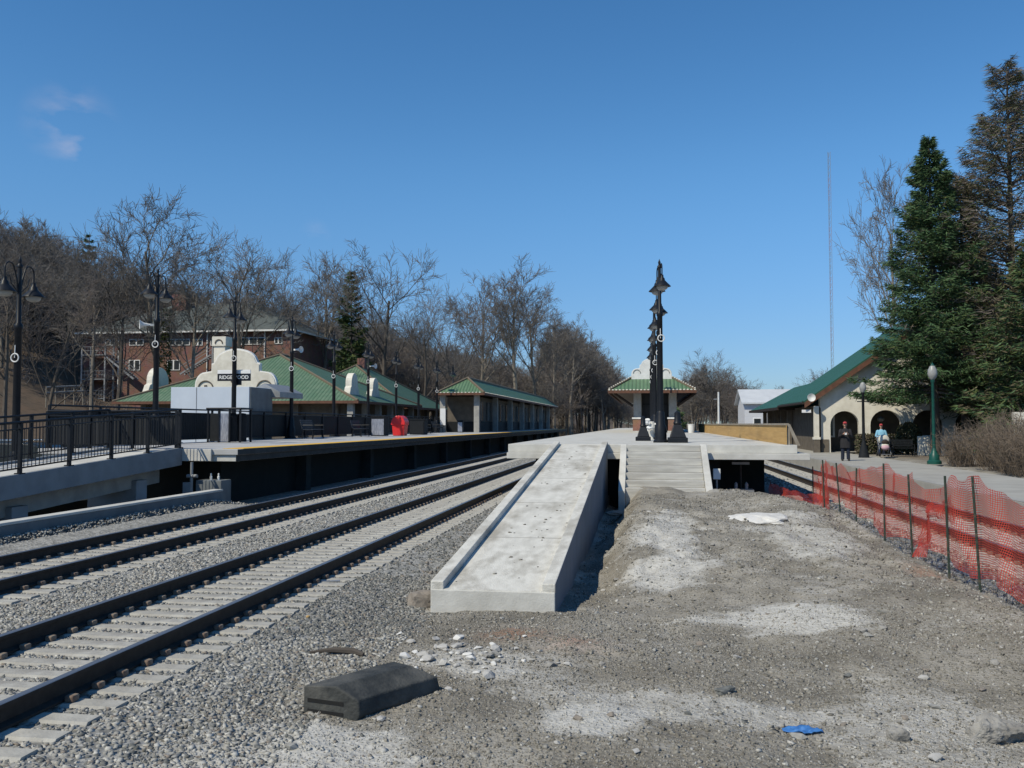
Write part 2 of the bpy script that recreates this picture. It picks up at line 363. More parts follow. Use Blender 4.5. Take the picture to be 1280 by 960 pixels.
# main distances of the place (rail top = 0)
ZL, ZC, ZR = 1.35, 1.45, .30            # deck heights: left, centre, right platform
XA, XB, XR = -5.47, -9.2, 6.68          # track centre lines
YC = 26.0                               # near end of centre platform
YL = 23.2

# ------------------------------------------------------------------ ground sheet
def ground_z(x, y):
    x = np.asarray(x, float); y = np.asarray(y, float)
    z = np.full(np.broadcast(x, y).shape, -.30)
    # track beds
    z = z + .085 * sstep(-3.0, -4.0, x) * sstep(-11.6, -11.0, x)
    z = z + .1 * sstep(-3.6, -3.1, x) * sstep(-1.9, -2.8, x) * 0
    z = z + np.where((x < -10.4) & (x > -11.3), .33 * sstep(-10.4, -10.95, x), 0) * sstep(24, 21, y)
    # worked dirt between the tracks
    zone = sstep(-3.9, -3.0, x) * sstep(4.9, 4.0, x)
    right = .30 * sstep(0.5, 4.0, x) * sstep(7.5, 12, y)
    mound = .60 * sstep(-1.0, -.15, x + .25 * fbm(y * .6, x * 0 + 3, 2)) * sstep(9.8, 16.5, y + .8 * fbm(x * .5, 9 + 0 * y, 2)) * sstep(5.0, 2.6, x)
    mound = np.maximum(mound, right * sstep(5.0, 4.1, x))
    mound = mound + .16 * np.exp(-(((x - 2.9) / .9) ** 2 + ((y - 20.5) / 1.6) ** 2))
    mound = mound * sstep(27, 24.2, y)
    lumps = .24 * fbm(x * .5, y * .34, 5) + .085 * fbm(x * 1.9, y * 1.5, 4) + .035 * fbm(x * 5.3 + 2, y * 4.9, 3) + .07 * np.maximum(0, fbm(x * 2.7 + 7, y * 2.4, 4) - .18)
    ruts = .018 * np.sin(x * 4.1 + 1.4 * fbm(y * .3, x * .3, 3)) * sstep(0, 1.5, x)
    z = z + zone * (mound + lumps * (.4 + .6 * sstep(9, 15, y)) + ruts * sstep(26, 20, y))
    z = z + .075 * np.exp(-((x + 1.9) / 1.3) ** 2 - ((y - 11) / .8) ** 2)
    z = z - zone * .12 * np.exp(-((x + .75) / .4) ** 2) * sstep(11.2, 13, y)      # trench along the ramp wall
    z = z + .05 * np.exp(-(((x + .9) / 1.0) ** 2 + ((y - 9.1) / .7) ** 2)) * (1 + 1.2 * fbm(x * 5, y * 5, 3))   # rubble heap
    z = z + np.where((x > -11) & (x < 10), .018 * fbm(x * 9, y * 9, 2), 0) * (1 - zone)
    z = z * (1 - sstep(4.6, 5.0, x) * (x < 9.5)) + sstep(4.6, 5.0, x) * (x < 9.5) * -.235
    # behind the right platform
    z = np.where(x > 9.5, -.25 + .5 * sstep(11.5, 13, x), z)
    # street level behind the left platform and the wooded hill
    z = np.where(x < -13, -.3 + .2 * sstep(-17, -24, x), z)
    foot = np.where(y < 100, -46, np.clip(-46 + (y - 100) * .55, -46, -19))
    H = 25 - 14 * sstep(105, 150, y)
    z = z + H * sstep(0, 80 - 30 * sstep(110, 160, y), foot - x) + 1.2 * fbm(x * .06, y * .06, 3) * sstep(0, 20, foot - x)
    return z
def nonuni(a, b, dense0, dense1, step, grow=1.18, mx=40):
    c = list(np.arange(dense0, dense1 + 1e-6, step)); s = step
    while c[-1] < b: s = min(s * grow, mx); c.append(c[-1] + s)
    s = step
    while c[0] > a: s = min(s * grow, mx); c.insert(0, c[0] - s)
    return np.array(c)
gx = nonuni(-900, 900, -4.2, 5.0, .045); gy = nonuni(-60, 1500, 5.0, 17, .045, 1.02, 40)
GX, GY = np.meshgrid(gx, gy); GZ = ground_z(GX, GY)
V = np.stack([GX.ravel(), GY.ravel(), GZ.ravel()], 1); nx, ny = len(gx), len(gy)
I = np.arange(nx * ny).reshape(ny, nx)
F = np.stack([I[:-1, :-1], I[:-1, 1:], I[1:, 1:], I[1:, :-1]], -1).reshape(-1, 4)
# where loose pale dust, ballast and leaf litter lie
def ellip(px0, px1, py0, py1, z=-.25):
    a = P(px0, (py0 + py1) / 2, z); b = P(px1, (py0 + py1) / 2, z); c = P((px0 + px1) / 2, py0, z); d = P((px0 + px1) / 2, py1, z)
    return ((a.x + b.x) / 2, (c.y + d.y) / 2, abs(b.x - a.x) / 2, abs(c.y - d.y) / 2)
dust_spots = [(ellip(850, 1085, 740, 778, -.05), 1.0), (ellip(560, 1100, 852, 905), .55), (ellip(90, 620, 885, 985), .75), (ellip(620, 840, 870, 925), .8),
              (ellip(780, 900, 645, 725, .15), .7), (ellip(1000, 1290, 850, 925), .5), (ellip(940, 1090, 655, 700, .1), .55), (ellip(960, 1280, 895, 1000), .45),
              (ellip(500, 690, 800, 850), .55), (ellip(1060, 1190, 640, 690, .0), .4)]
x_, y_ = V[:, 0], V[:, 1]
dust = np.zeros(len(V))
wob = .8 * fbm(x_ * .8, y_ * 1.5, 5)
for (cx, cy, rx, ry), am in dust_spots:
    q = np.sqrt(((x_ - cx) / rx) ** 2 + ((y_ - cy) / ry) ** 2) + wob
    dust = np.maximum(dust, am * (1 - sstep(.45, 1.15, q)))
ball = np.where((x_ > -11.4) & (x_ < -3.2 + .5 * fbm(y_ * .9, x_ * .2, 3)), 1.0, 0) + np.where((x_ > 4.75 + .4 * fbm(y_ * .9, 5 + x_ * .2, 3)) & (x_ < 9.6), 1.0, 0)
ball = np.where(y_ > 27, np.where((x_ > -12) & (x_ < 9.6), 1, ball), ball)
litt = sstep(-40, -50, x_) + np.where(x_ > 13, 1, 0) * .6 + np.where((y_ > 140) & ((x_ > 14) | (x_ < -13)), 1, 0)
gme = raw_mesh('ground', V, F, [], smooth=True)
ca = gme.color_attributes.new('zones', 'FLOAT_COLOR', 'POINT')
rust = np.zeros(len(V))
for s_ in (ellip(600, 690, 783, 800), ellip(680, 760, 795, 815), ellip(1140, 1180, 705, 718, 0)):
    rust = np.maximum(rust, np.exp(-(((x_ - s_[0]) / s_[2]) ** 2 + ((y_ - s_[1]) / s_[3]) ** 2)))
cc = np.stack([np.clip(ball, 0, 1), np.clip(dust, 0, 1), np.clip(litt, 0, 1), np.clip(rust, 0, 1)], 1).astype(np.float32)
ca.data.foreach_set('color', cc.ravel())
gm = bpy.data.materials.new('ground'); t, N, L, p = nodes(gm); p.inputs['Roughness'].default_value = .95; p.inputs['Specular IOR Level'].default_value = .15
at_ = N.new('ShaderNodeVertexColor'); at_.layer_name = 'zones'; sp = N.new('ShaderNodeSeparateColor'); L.new(at_.outputs[0], sp.inputs[0])
tc = N.new('ShaderNodeTexCoord')
def nz_(scale, det=7, ro=.6):
    n = N.new('ShaderNodeTexNoise'); n.inputs['Scale'].default_value = scale; n.inputs['Detail'].default_value = det; n.inputs['Roughness'].default_value = ro; L.new(tc.outputs['Object'], n.inputs[0]); return n.outputs[0]
def ramp(src, a, b, lo=0, hi=1):
    r = N.new('ShaderNodeMapRange'); r.inputs[1].default_value = a; r.inputs[2].default_value = b; r.inputs[3].default_value = lo; r.inputs[4].default_value = hi; L.new(src, r.inputs[0]); return r.outputs[0]
def mixc(f, a, b):
    x = N.new('ShaderNodeMix'); x.data_type = 'RGBA'
    for i, s_ in ((0, f), (6, a), (7, b)):
        if isinstance(s_, (int, float)): x.inputs[i].default_value = s_
        elif isinstance(s_, tuple): x.inputs[i].default_value = (*s_, 1)
        else: L.new(s_, x.inputs[i])
    return x.outputs[2]
def mul(a, b):
    q = N.new('ShaderNodeMath'); q.operation = 'MULTIPLY'
    for i, s_ in ((0, a), (1, b)):
        if isinstance(s_, (int, float)): q.inputs[i].default_value = s_
        else: L.new(s_, q.inputs[i])
    return q.outputs[0]
vor = N.new('ShaderNodeTexVoronoi'); vor.inputs['Scale'].default_value = 24; L.new(tc.outputs['Object'], vor.inputs[0])
vcol = N.new('ShaderNodeSeparateColor'); L.new(vor.outputs['Color'], vcol.inputs[0])
dirt = mixc(ramp(nz_(1.1), .38, .62), (.295, .275, .235), (.175, .160, .132))
mpn = N.new('ShaderNodeMapping'); mpn.inputs['Scale'].default_value = (.7, 1.25, 1); L.new(tc.outputs['Object'], mpn.inputs[0])
st_ = N.new('ShaderNodeTexNoise'); st_.inputs['Scale'].default_value = 1.0; st_.inputs['Detail'].default_value = 9; st_.inputs['Roughness'].default_value = .68; L.new(mpn.outputs[0], st_.inputs[0])
dirt = mixc(ramp(st_.outputs[0], .52, .66, 0, .8), dirt, (.125, .115, .095))
dirt = mixc(ramp(st_.outputs[0], .46, .34, 0, .7), dirt, (.40, .39, .36))
dirt = mixc(ramp(nz_(26), .55, .72, 0, .75), dirt, (.38, .37, .345))
dirt = mixc(ramp(nz_(48), .58, .75, 0, .6), dirt, (.10, .095, .085))
bal = mixc(vcol.outputs[0], (.16, .16, .15), (.36, .355, .335))
dst = mixc(ramp(nz_(9), .35, .7), (.50, .49, .455), (.38, .37, .34))
lit = mixc(ramp(nz_(.25), .35, .65), (.105, .085, .065), (.135, .098, .07)); lit = mixc(ramp(nz_(1.5), .5, .7), lit, (.075, .06, .045))
c_ = mixc(sp.outputs[0], dirt, bal); dm = N.new('ShaderNodeMath'); dm.operation = 'MULTIPLY_ADD'; L.new(nz_(5, 10, .75), dm.inputs[0]); dm.inputs[1].default_value = 1.5; dm.inputs[2].default_value = -.75
da = N.new('ShaderNodeMath'); L.new(sp.outputs[1], da.inputs[0]); L.new(dm.outputs[0], da.inputs[1])
c_ = mixc(ramp(da.outputs[0], .2, .75), c_, dst); c_ = mixc(mul(at_.outputs['Alpha'], .6), c_, (.28, .14, .08)); c_ = mixc(sp.outputs[2], c_, lit)
L.new(c_, p.inputs['Base Color'])
b1 = N.new('ShaderNodeBump'); b1.inputs['Strength'].default_value = .6; b1.inputs['Distance'].default_value = .02; L.new(nz_(30, 6, .7), b1.inputs['Height'])
b2 = N.new('ShaderNodeBump'); b2.inputs['Strength'].default_value = .6; b2.inputs['Distance'].default_value = .02; L.new(vor.outputs['Distance'], b2.inputs['Height']); L.new(b1.outputs[0], b2.inputs['Normal'])
L.new(b2.outputs[0], p.inputs['Normal'])
gme.materials.append(gm)
tag(link('ground', gme), kind='structure')
def gz(x, y): return float(ground_z(np.array([x]), np.array([y]))[0])

# loose stones -----------------------------------------------------
ICO = np.array([(-1, -1, -1), (1, -1, -1), (1, 1, -1), (-1, 1, -1), (-1, -1, 1), (1, -1, 1), (1, 1, 1), (-1, 1, 1)]) * .72
ICOF = np.array([(0, 2, 1), (0, 3, 2), (4, 5, 6), (4, 6, 7), (0, 1, 5), (0, 5, 4), (1, 2, 6), (1, 6, 5), (2, 3, 7), (2, 7, 6), (3, 0, 4), (3, 4, 7)])
def stones(name, pts, size, mats, probs, flat=.7):
    n = len(pts); rg = np.random.default_rng(len(pts))
    sc = size[:, None] * np.stack([rg.uniform(.7, 1.3, n), rg.uniform(.6, 1.1, n), rg.uniform(.45, .9, n) * flat / .7], 1)
    v = (ICO[None] + rg.uniform(-.52, .52, (n, 8, 3))) * sc[:, None, :]
    a = rg.uniform(0, 6.28, n); c, s = np.cos(a)[:, None], np.sin(a)[:, None]; tl = rg.normal(0, .5, n)[:, None]
    y2 = v[..., 1] * np.cos(tl) - v[..., 2] * np.sin(tl); z2 = v[..., 1] * np.sin(tl) + v[..., 2] * np.cos(tl)
    x3 = v[..., 0] * c - y2 * s; y3 = v[..., 0] * s + y2 * c
    Vv = np.stack([x3, y3, z2], -1) + pts[:, None, :]
    Ff = (ICOF[None] + 8 * np.arange(n)[:, None, None]).reshape(-1, 3)
    mi = np.repeat(rg.choice(len(mats), n, p=probs), 12)
    return link(name, raw_mesh(name, Vv.reshape(-1, 3), Ff, mats, mi))
M['st1'] = mat('ballast_grey', (.325, .318, .29), (.24, .235, .215), .9, 30); M['st2'] = mat('ballast_dark', (.16, .163, .155), (.115, .118, .11), .9, 30)
M['st3'] = mat('ballast_pale', (.46, .45, .41), (.37, .36, .33), .9, 30); M['st4'] = mat('ballast_brown', (.25, .22, .185), (.19, .165, .14), .9, 30)
def scatter(x0, x1, y0, y1, n, rej=None, ypow=1.0):
    rg = np.random.default_rng(int(abs(x0 * 100) + y0 * 10 + n))
    x = rg.uniform(x0, x1, n); y = y0 + (y1 - y0) * rg.random(n) ** ypow
    if rej is not None: k = ~rej(x, y); x, y = x[k], y[k]
    return np.stack([x, y, ground_z(x, y)], 1)
def tie_rej(c):
    def f(x, y):
        on = (np.abs(x - c) < 1.3 - .25 * RNG.random(len(x))) & (np.abs(((y / .36) % 1) - .5) < .25 - .07 * RNG.random(len(x)) ** 3)
        rail = np.minimum(np.abs(x - c - .75), np.abs(x - c + .75)) < .11
        return on | rail
    return f
def far_rej(x, y):   # the slabs and things standing on the ground
    return ((x > -2.8) & (x < -1.05) & (y > 11)) | ((x > -.8) & (x < 1.8) & (y > 22.5)) | (y > 27) & (x > -4.2) & (x < 4.5)
rj = lambda x, y: tie_rej(XA)(x, y) | tie_rej(XB)(x, y) | far_rej(x, y)
parts_ = [scatter(-7.7, -2.6, 5.2, 13, 34000, rj), scatter(-11, -6, 8, 18, 20000, rj), scatter(-11, -3.0, 13, 24, 16000, rj), scatter(-11, -3.2, 24, 60, 13000, rj, 1.4)]
pts = np.concatenate(parts_); szs = np.concatenate([RNG.uniform(.011, .026, len(q)) * (1 if i < 2 else 1.25 if i == 2 else 1.5) for i, q in enumerate(parts_)])
pts[:, 2] -= szs * .06
shd = (pts[:, 0] > -4.35 + .5 * fbm(pts[:, 1] * .7, pts[:, 0] * .3, 3)) & (pts[:, 1] > 9.2 + 1.2 * fbm(pts[:, 0], pts[:, 1] * .5, 3)) & (pts[:, 1] < 23)
tag(stones('ballast', pts[shd], szs[shd], ['st1', 'st2', 'st4'], [.3, .6, .1]), 'darker freshly tipped ballast on the shoulder left of the ramp', 'ballast', kind='stuff')
pts, szs = pts[~shd], szs[~shd]
tag(stones('ballast', pts, szs, ['st1', 'st2', 'st3', 'st4'], [.48, .24, .2, .08]), 'loose grey crushed stone ballast between and beside the left tracks', 'ballast', kind='stuff')
rr = lambda x, y: tie_rej(XR)(x, y) | ((x > 8.2))
parts_ = [scatter(4.6, 8.3, 11, 24, 9000, rr), scatter(4.6, 8.3, 24, 60, 7000, rr, 1.4)]
pts = np.concatenate(parts_); szs = np.concatenate([RNG.uniform(.025, .045, len(parts_[0])), RNG.uniform(.035, .06, len(parts_[1]))]); pts[:, 2] += szs * .25
tag(stones('ballast', pts, szs, ['st1', 'st2', 'st3', 'st4'], [.42, .22, .2, .16]), 'brownish stone ballast of the right hand track behind the red netting', 'ballast', kind='stuff')
M['dc1'] = mat('dirt_clod', (.30, .285, .25), (.20, .188, .16), .95, 20); M['dc2'] = mat('dark_dirt_clod', (.19, .178, .15), (.13, .12, .10), .95, 20); M['dc3'] = mat('pale_dirt_clod', (.43, .42, .39), (.33, .325, .30), .95, 20)
def dust_at(x, y):
    wob_ = .8 * fbm(x * .8, y * 1.5, 5); d_ = np.zeros(len(x))
    for (cx, cy, rx, ry), am in dust_spots: d_ = np.maximum(d_, am * (1 - sstep(.45, 1.15, np.sqrt(((x - cx) / rx) ** 2 + ((y - cy) / ry) ** 2) + wob_)))
    return d_
def ground_bits(name, label, n1, n2, s1, s2, keep, mats, pr, sel):
    q = np.concatenate([scatter(-3.6, 4.6, 5, 11, n1, far_rej), scatter(-3.4, 4.8, 11, 24, n2, far_rej)]); sz = np.where(q[:, 1] < 11, RNG.uniform(*s1, len(q)), RNG.uniform(*s2, len(q))) * RNG.choice([1] * 14 + [1.9, 2.6], len(q))
    k = sel(q[:, 0], q[:, 1]); q, sz = q[k], sz[k]; q[:, 2] += sz * .1
    tag(stones(name, q, sz, mats, pr), label, name, kind='stuff')
ground_bits('gravel', 'fine gravel strewn over the bare dirt between the tracks', 40000, 24000, (.003, .008), (.004, .010), 0, ['st1', 'st2', 'st3', 'st4'], [.46, .12, .24, .18], lambda x, y: fbm(x * .8 + 4, y * 1.1, 4) > .02 + .25 * RNG.normal(size=len(x)))
ground_bits('dirt_crumbs', 'crumbled brown grey earth covering the ground between the tracks', 80000, 42000, (.004, .0085), (.005, .012), 0, ['dc1', 'dc2', 'dc3'], [.58, .38, .04], lambda x, y: dust_at(x, y) < .35 + .25 * RNG.random(len(x)))
ground_bits('dust_crumbs', 'pale dusty crumbs of old concrete in the light patches', 42000, 20000, (.003, .008), (.004, .010), 0, ['dc3', 'st3', 'dc1'], [.6, .25, .15], lambda x, y: dust_at(x, y) > .3 + .3 * RNG.random(len(x)))

# ------------------------------------------------------------------ railway tracks
def rail_prof(xc):
    q = [(-.07, -.185), (.07, -.185), (.07, -.165), (.012, -.145), (.012, -.045), (.036, -.035), (.036, -.004), (.028, 0), (-.028, 0), (-.036, -.004), (-.036, -.035), (-.012, -.045), (-.012, -.145), (-.07, -.165)]
    return [(xc + a, b) for a, b in q]
def make_track(xc, label, y0, y1):
    t = thing('railway_track', label, 'railway track', (xc, y0, 0))
    for sx in (-.75, .75):
        mb = MB(); pr = rail_prof(sx); n = len(pr)
        ys = [0, y1 - y0]
        mb.add([(a, y, b) for y in ys for a, b in pr], [(i, (i + 1) % n, n + (i + 1) % n, n + i) for i in range(n)] + [tuple(range(n)), tuple(range(2 * n - 1, n - 1, -1))])
        for i in (6, 7, 8): mb.m[i] = 1
        mb.build('rail', ['rail', 'railtop'], t, world=False)
    k0 = math.floor(y0 / .36); n_all = int((y1 - y0) / .36)
    s = MB()
    pr = [(-.10, -.34), (.10, -.34), (.10, -.21), (.08, -.19), (-.08, -.19), (-.10, -.21)]
    s.prism(pr, 0, -1.3, 1.3)
    me = None
    fas = []
    for sx in (-.75, .75):
        for e in (-1, 1):
            fa = MB(); fa.bx(min(sx + e * .072, sx + e * .15), max(sx + e * .072, sx + e * .15), -.045, .045, -.19, -.135); fas.append(fa)
    first = None; yi0 = (k0 + 1) * .36 + .18
    vis0 = max(0, int(((7.0 if xc > -7 and xc < 0 else 11.0) - yi0) / .36))
    rest = MB(); restc = MB()
    for i in range(n_all):
        y = yi0 + i * .36 - y0
        if y > y1 - y0 - .2: break
        if vis0 <= i < vis0 + 100:
            if first is None:
                first = s.build('sleeper', 'sleeper', t, world=False); first.location = (0, y, 0)
                KIDS[first.name] = [fa.build('rail_fastener', 'clip', first, world=False, bevel=.012) for fa in fas]
            else:
                if i == vis0 + 60: KIDS[first.name] = []
                c = copy_tree(first, t); c.location = (random.uniform(-.02, .02), y, 0)
        else:
            rest.prism([(a + y, b) for a, b in pr], 0, -1.3, 1.3)
            if i < vis0: pass
    o = rest.build('sleeper', 'sleeper', t, world=False); o['kind'] = 'stuff'
    return t
make_track(XA, 'near track with concrete sleepers running beside the pale ramp', 2, 240)
make_track(XB, 'track running along the dark edge of the left platform', 2, 240)
make_track(XR, 'track behind the red netting alongside the right platform', 4, 240)

# ------------------------------------------------------------------ left platform
t = thing('platform', 'long left platform with yellow edge stripe and dark underside', 'platform', (-14, YL, 0))
M['edge_shade'] = mat('shaded_edge', (.045, .05, .052), (.03, .034, .036), .8, 3)  # track side of deck and slab, with its shade painted into the colour
m = MB(); m.bx(-17.3, -11.2, YL, 126, ZL - .16, ZL); m.m[5] = 1; m.build('deck', ['pave2', 'edge_shade'], t, bevel=.015)
m = MB(); m.bx(-17.2, -11.28, YL + .06, 126, ZL - .34, ZL - .162); m.m[5] = 1; m.build('slab', ['concrete', 'edge_shade'], t, bevel=.01)
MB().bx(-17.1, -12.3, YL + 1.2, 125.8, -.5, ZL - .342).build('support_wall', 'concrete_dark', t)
M['pier_dark'] = mat('shaded_pier', (.035, .04, .04), (.02, .024, .024), .9, 2)  # pier colour darkened to carry the shade under the platform
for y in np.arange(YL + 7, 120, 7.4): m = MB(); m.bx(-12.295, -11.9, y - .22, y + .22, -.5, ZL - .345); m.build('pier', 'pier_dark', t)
MB().bx(-11.82, -11.205, YL + .35, 125.9, ZL + .003, ZL + .012).build('yellow_strip', 'yellow', t)
MB().bx(-12.85, -11.95, YL - .08, YL + .0, ZL - .33, ZL + .003).build('end_face', 'concrete', t, bevel=.01)

# approach ramp down to the left
t = thing('access_ramp', 'grey concrete access ramp sloping down beside the left platform', 'ramp', (-13.9, 12, 0))
def rz_(y): return ZL - (YL - y) * .058
def rhex(m, x0, x1, y0, y1, a, b, mt=0):
    m.hexa([(x0, y0, rz_(y0) + a), (x1, y0, rz_(y0) + a), (x1, y1, rz_(y1) + a), (x0, y1, rz_(y1) + a), (x0, y0, rz_(y0) + b), (x1, y0, rz_(y0) + b), (x1, y1, rz_(y1) + b), (x0, y1, rz_(y1) + b)], mt)
m = MB(); rhex(m, -14.95, -12.98, 3, YL - .09, -.2, -.015); m.build('walkway', 'concrete', t)
m = MB(); rhex(m, -12.97, -12.80, 3, YL - .085, -.44, .04); rhex(m, -15.12, -14.96, 3, YL - .085, -.44, .04); m.build('side_beam', 'concrete_sides', t, bevel=.012)
m = MB(); rhex(m, -14.5, -13.35, 3, YL - .3, -.9, -.21); m.build('girder', 'concrete_old', t)
for y in (6, 11.5, 17.2, 21.8): m = MB(); m.bx(-14.6, -13.2, y - .25, y + .25, -.5, rz_(y) - .7); m.build('pier', 'concrete_paint', t, bevel=.02)
m = MB(); m.bx(-15.3, -15.0, 3, YL, -.5, rz_(12) - .7); m.build('back_wall', 'concrete_dark', t)

# low retaining wall beside the ballast
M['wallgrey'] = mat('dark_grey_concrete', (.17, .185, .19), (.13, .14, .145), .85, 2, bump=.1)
m = MB(); m.bx(-11.28, -11.02, 2, 22.0, -.4, .285); w = m.build('retaining_wall', 'wallgrey', bevel=.01); MB().bx(-11.29, -11.01, 2, 22.0, .287, .34).build('coping', 'concrete', w, bevel=.01)
tag(w, 'low concrete retaining wall with pale top beside the ballast', 'wall')

# railings -------------------------------------------------------------
def railing(label, pts, zf, h=1.07, post=1.55, bal=.12, off=0, group=None, twin=True, screen=0):
    """pts: two (x,y) ends; zf(y): walking level; posts are parts, bars are one part"""
    (xa, ya), (xb, yb) = pts; Lr = math.hypot(xb - xa, yb - ya); n = max(1, round(Lr / post))
    t = thing('railing', label, 'railing', (xa, ya, zf(ya)), group=group)
    g = lambda s: (xa + (xb - xa) * s, ya + (yb - ya) * s)
    pz = lambda s, dz: (*g(s), zf(g(s)[1]) + dz)
    m = MB(); m.tube([pz(0, h), pz(1, h)], .03, 8); m.build('top_rail', 'black', t)
    m = MB()
    for dz in ((h - .14, .12) if twin else (.12,)): m.tube([pz(0, dz), pz(1, dz)], .018, 6)
    m.build('cross_rail', 'black', t)
    m = MB(); nb = int(Lr / bal)
    for i in range(1, nb):
        s = i / nb; m.tube([pz(s, .12), pz(s, h - .14)], .009, 4, cap=False)
    m.build('balusters', 'black', t)
    if screen:
        m = MB(); m.bx(min(xa, xb) - (.06 if xa == xb else 0), max(xa, xb) - (.03 if xa == xb else 0), min(ya, yb) + (.03 if ya == yb else 0), max(ya, yb) + (.06 if ya == yb else 0), zf(ya) + .12, zf(ya) + h - .12); m.build('screen', 'dim', t)
    p0 = None
    for i in range(n + 1):
        m = MB(); x, y, z = pz(i / n, 0); m.bx(x - .035, x + .035, y - .035, y + .035, z - .03, z + h); m.bx(x - .075, x + .075, y - .075, y + .075, z - .03, z + .02)
        m.build('post', 'black', t)
    return t
railing('black railing along the track side of the left access ramp', [(-12.88, 4), (-12.88, YL - .1)], lambda y: rz_(y) + .04)
railing('black railing along the street side of the left access ramp', [(-15.04, 4), (-15.04, YL - .1)], lambda y: rz_(y) + .04)
railing('short black railing across the near end of the left platform', [(-13.1, YL + .12), (-17.1, YL + .12)], lambda y: ZL, bal=.13, screen=1)
railing('long black railing along the back of the left platform', [(-17.18, YL + .3), (-17.18, 70)], lambda y: ZL, post=2.4, bal=.14, h=1.25, screen=1)
railing('black railing along the back of the left platform beyond the green shelter', [(-17.18, 71), (-17.18, 125)], lambda y: ZL, post=2.4, bal=.2, h=1.25, screen=1)

# ------------------------------------------------------------------ centre platform, ramp and steps
t = thing('platform', 'unfinished pale concrete island platform in the middle', 'platform', (0.2, YC, 0))
MB().bx(-4.1, 4.25, YC + .28, 130, ZC - .24, ZC).build('deck', 'concrete', t, bevel=.012)
MB().bx(-4.1, 4.55, YC, 130, ZC - .42, ZC - .243).build('slab', 'concrete', t, bevel=.012)
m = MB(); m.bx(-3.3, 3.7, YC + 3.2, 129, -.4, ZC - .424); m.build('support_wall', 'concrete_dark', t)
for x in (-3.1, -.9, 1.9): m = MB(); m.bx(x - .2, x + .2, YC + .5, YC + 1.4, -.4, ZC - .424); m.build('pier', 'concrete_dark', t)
MB().bx(-.62, 1.58, YC + .02, YC + .26, ZC - .239, ZC - .002).build('stair_landing', 'concrete', t)
m = MB(); m.bx(3.9, 4.35, YC + .05, YC + .95, -.35, -.02); m.build('footing', 'concrete_old', t)
# ramp
Y0, Y1, ZR0, ZR1 = 11.05, YC + .27, -.035, ZC - .02
t = thing('concrete_ramp', 'pale new concrete ramp with kerbs rising to the island platform', 'ramp', (-1.93, Y0, 0))
def rampz(y): return ZR0 + (ZR1 - ZR0) * (y - Y0) / (Y1 - Y0)
def hx(m, x0, x1, a, b, y0=Y0, y1=Y1, fa=None):
    lo0 = fa if fa is not None else rampz(y0) + a; lo1 = fa if fa is not None else rampz(y1) + a
    m.hexa([(x0, y0, lo0), (x1, y0, lo0), (x1, y1, lo1), (x0, y1, lo1), (x0, y0, rampz(y0) + b), (x1, y0, rampz(y0) + b), (x1, y1, rampz(y1) + b), (x0, y1, rampz(y1) + b)])
m = MB(); hx(m, -2.545, -1.305, -.2, 0, Y0 + .006, Y1); m.build('ramp_surface', 'concrete_ramp', t)
m = MB()
for yj in (14.0, 17.0, 20.0, 23.0): hx(m, -2.54, -1.31, .001, .004, yj, yj + .018)
m.build('joint', 'concrete_old', t)
m = MB(); hx(m, -1.30, -1.13, 0, .10, fa=-.6); m.m[3] = 1; m.build('kerb_wall', ['concrete_ramp', 'concrete_shade'], t, bevel=.012)
m = MB(); hx(m, -2.72, -2.55, 0, .10, fa=-.6); m.build('kerb_wall', 'concrete_ramp', t, bevel=.012)
m = MB(); m.bx(-2.715, -1.135, Y0 - .012, Y0 + .19, -.6, ZR0 - .004); m.build('end_wall', 'concrete', t, bevel=.01)
# steps
t = thing('staircase', 'flight of pale concrete steps up to the island platform', 'steps', (.46, 23, 0))
NS = 7; rise = (ZC - .2) / NS; tread = .36
m = MB()
YS = YC + .02 - NS * tread
for i in range(NS):
    m.bx(-.56, 1.50, YS + i * tread - .012, YC + .02 + (0 if i else 0) - .0008 * i, .2 + i * rise - (.6 if i == 0 else .0), .2 + (i + 1) * rise - .003)
m.build('tread', 'step', t, bevel=.012)
for x0 in (-.74, 1.504):
    m = MB(); m.add([], [])
    poly = [(YS - .18, -.4), (YC + .012, -.4), (YC + .012, ZC + .02), (YC - .2, ZC + .02), (YS - .18, .32)]
    m.prism(poly, 0, x0, x0 + .176); m.build('cheek_wall', 'concrete', t, bevel=.012)

# plywood formwork along the right edge of the platform
t = thing('formwork_wall', 'low tan plywood form wall along the island platform edge', 'formwork', (4.0, YC + .5, ZC))
MB().bx(3.98, 4.0, YC + .5, 70, ZC + .004, ZC + .56).build('plywood_panel', 'plywood', t)
MB().bx(3.94, 4.06, YC + .5, 70, ZC + .562, ZC + .62).build('cap_board', 'timber', t)
m = MB()
for y in np.arange(YC + .6, 70, 1.22): m.bx(4.003, 4.09, y - .045, y + .045, ZC + .004, ZC + .56)
m.build('stud', 'timber', t)
m = MB(); m.hexa([(4.25, YC + .42, ZC - .02), (4.36, YC + .42, ZC - .02), (4.36, YC + .47, ZC - .02), (4.25, YC + .47, ZC - .02), (4.0, YC + .42, ZC + .6), (4.08, YC + .42, ZC + .6), (4.08, YC + .47, ZC + .6), (4.0, YC + .47, ZC + .6)]); m.build('brace', 'timber', t)

# ------------------------------------------------------------------ right platform
t = thing('platform', 'low paved right platform where two people stand', 'platform', (10, 6, 0))
MB().bx(8.3, 12.0, 4, 130, -.4, ZR).build('deck', 'pave', t, bevel=.02)
MB().bx(8.305, 8.65, 4.05, 129.9, ZR + .003, ZR + .007).build('edge_strip', 'concrete_old', t)

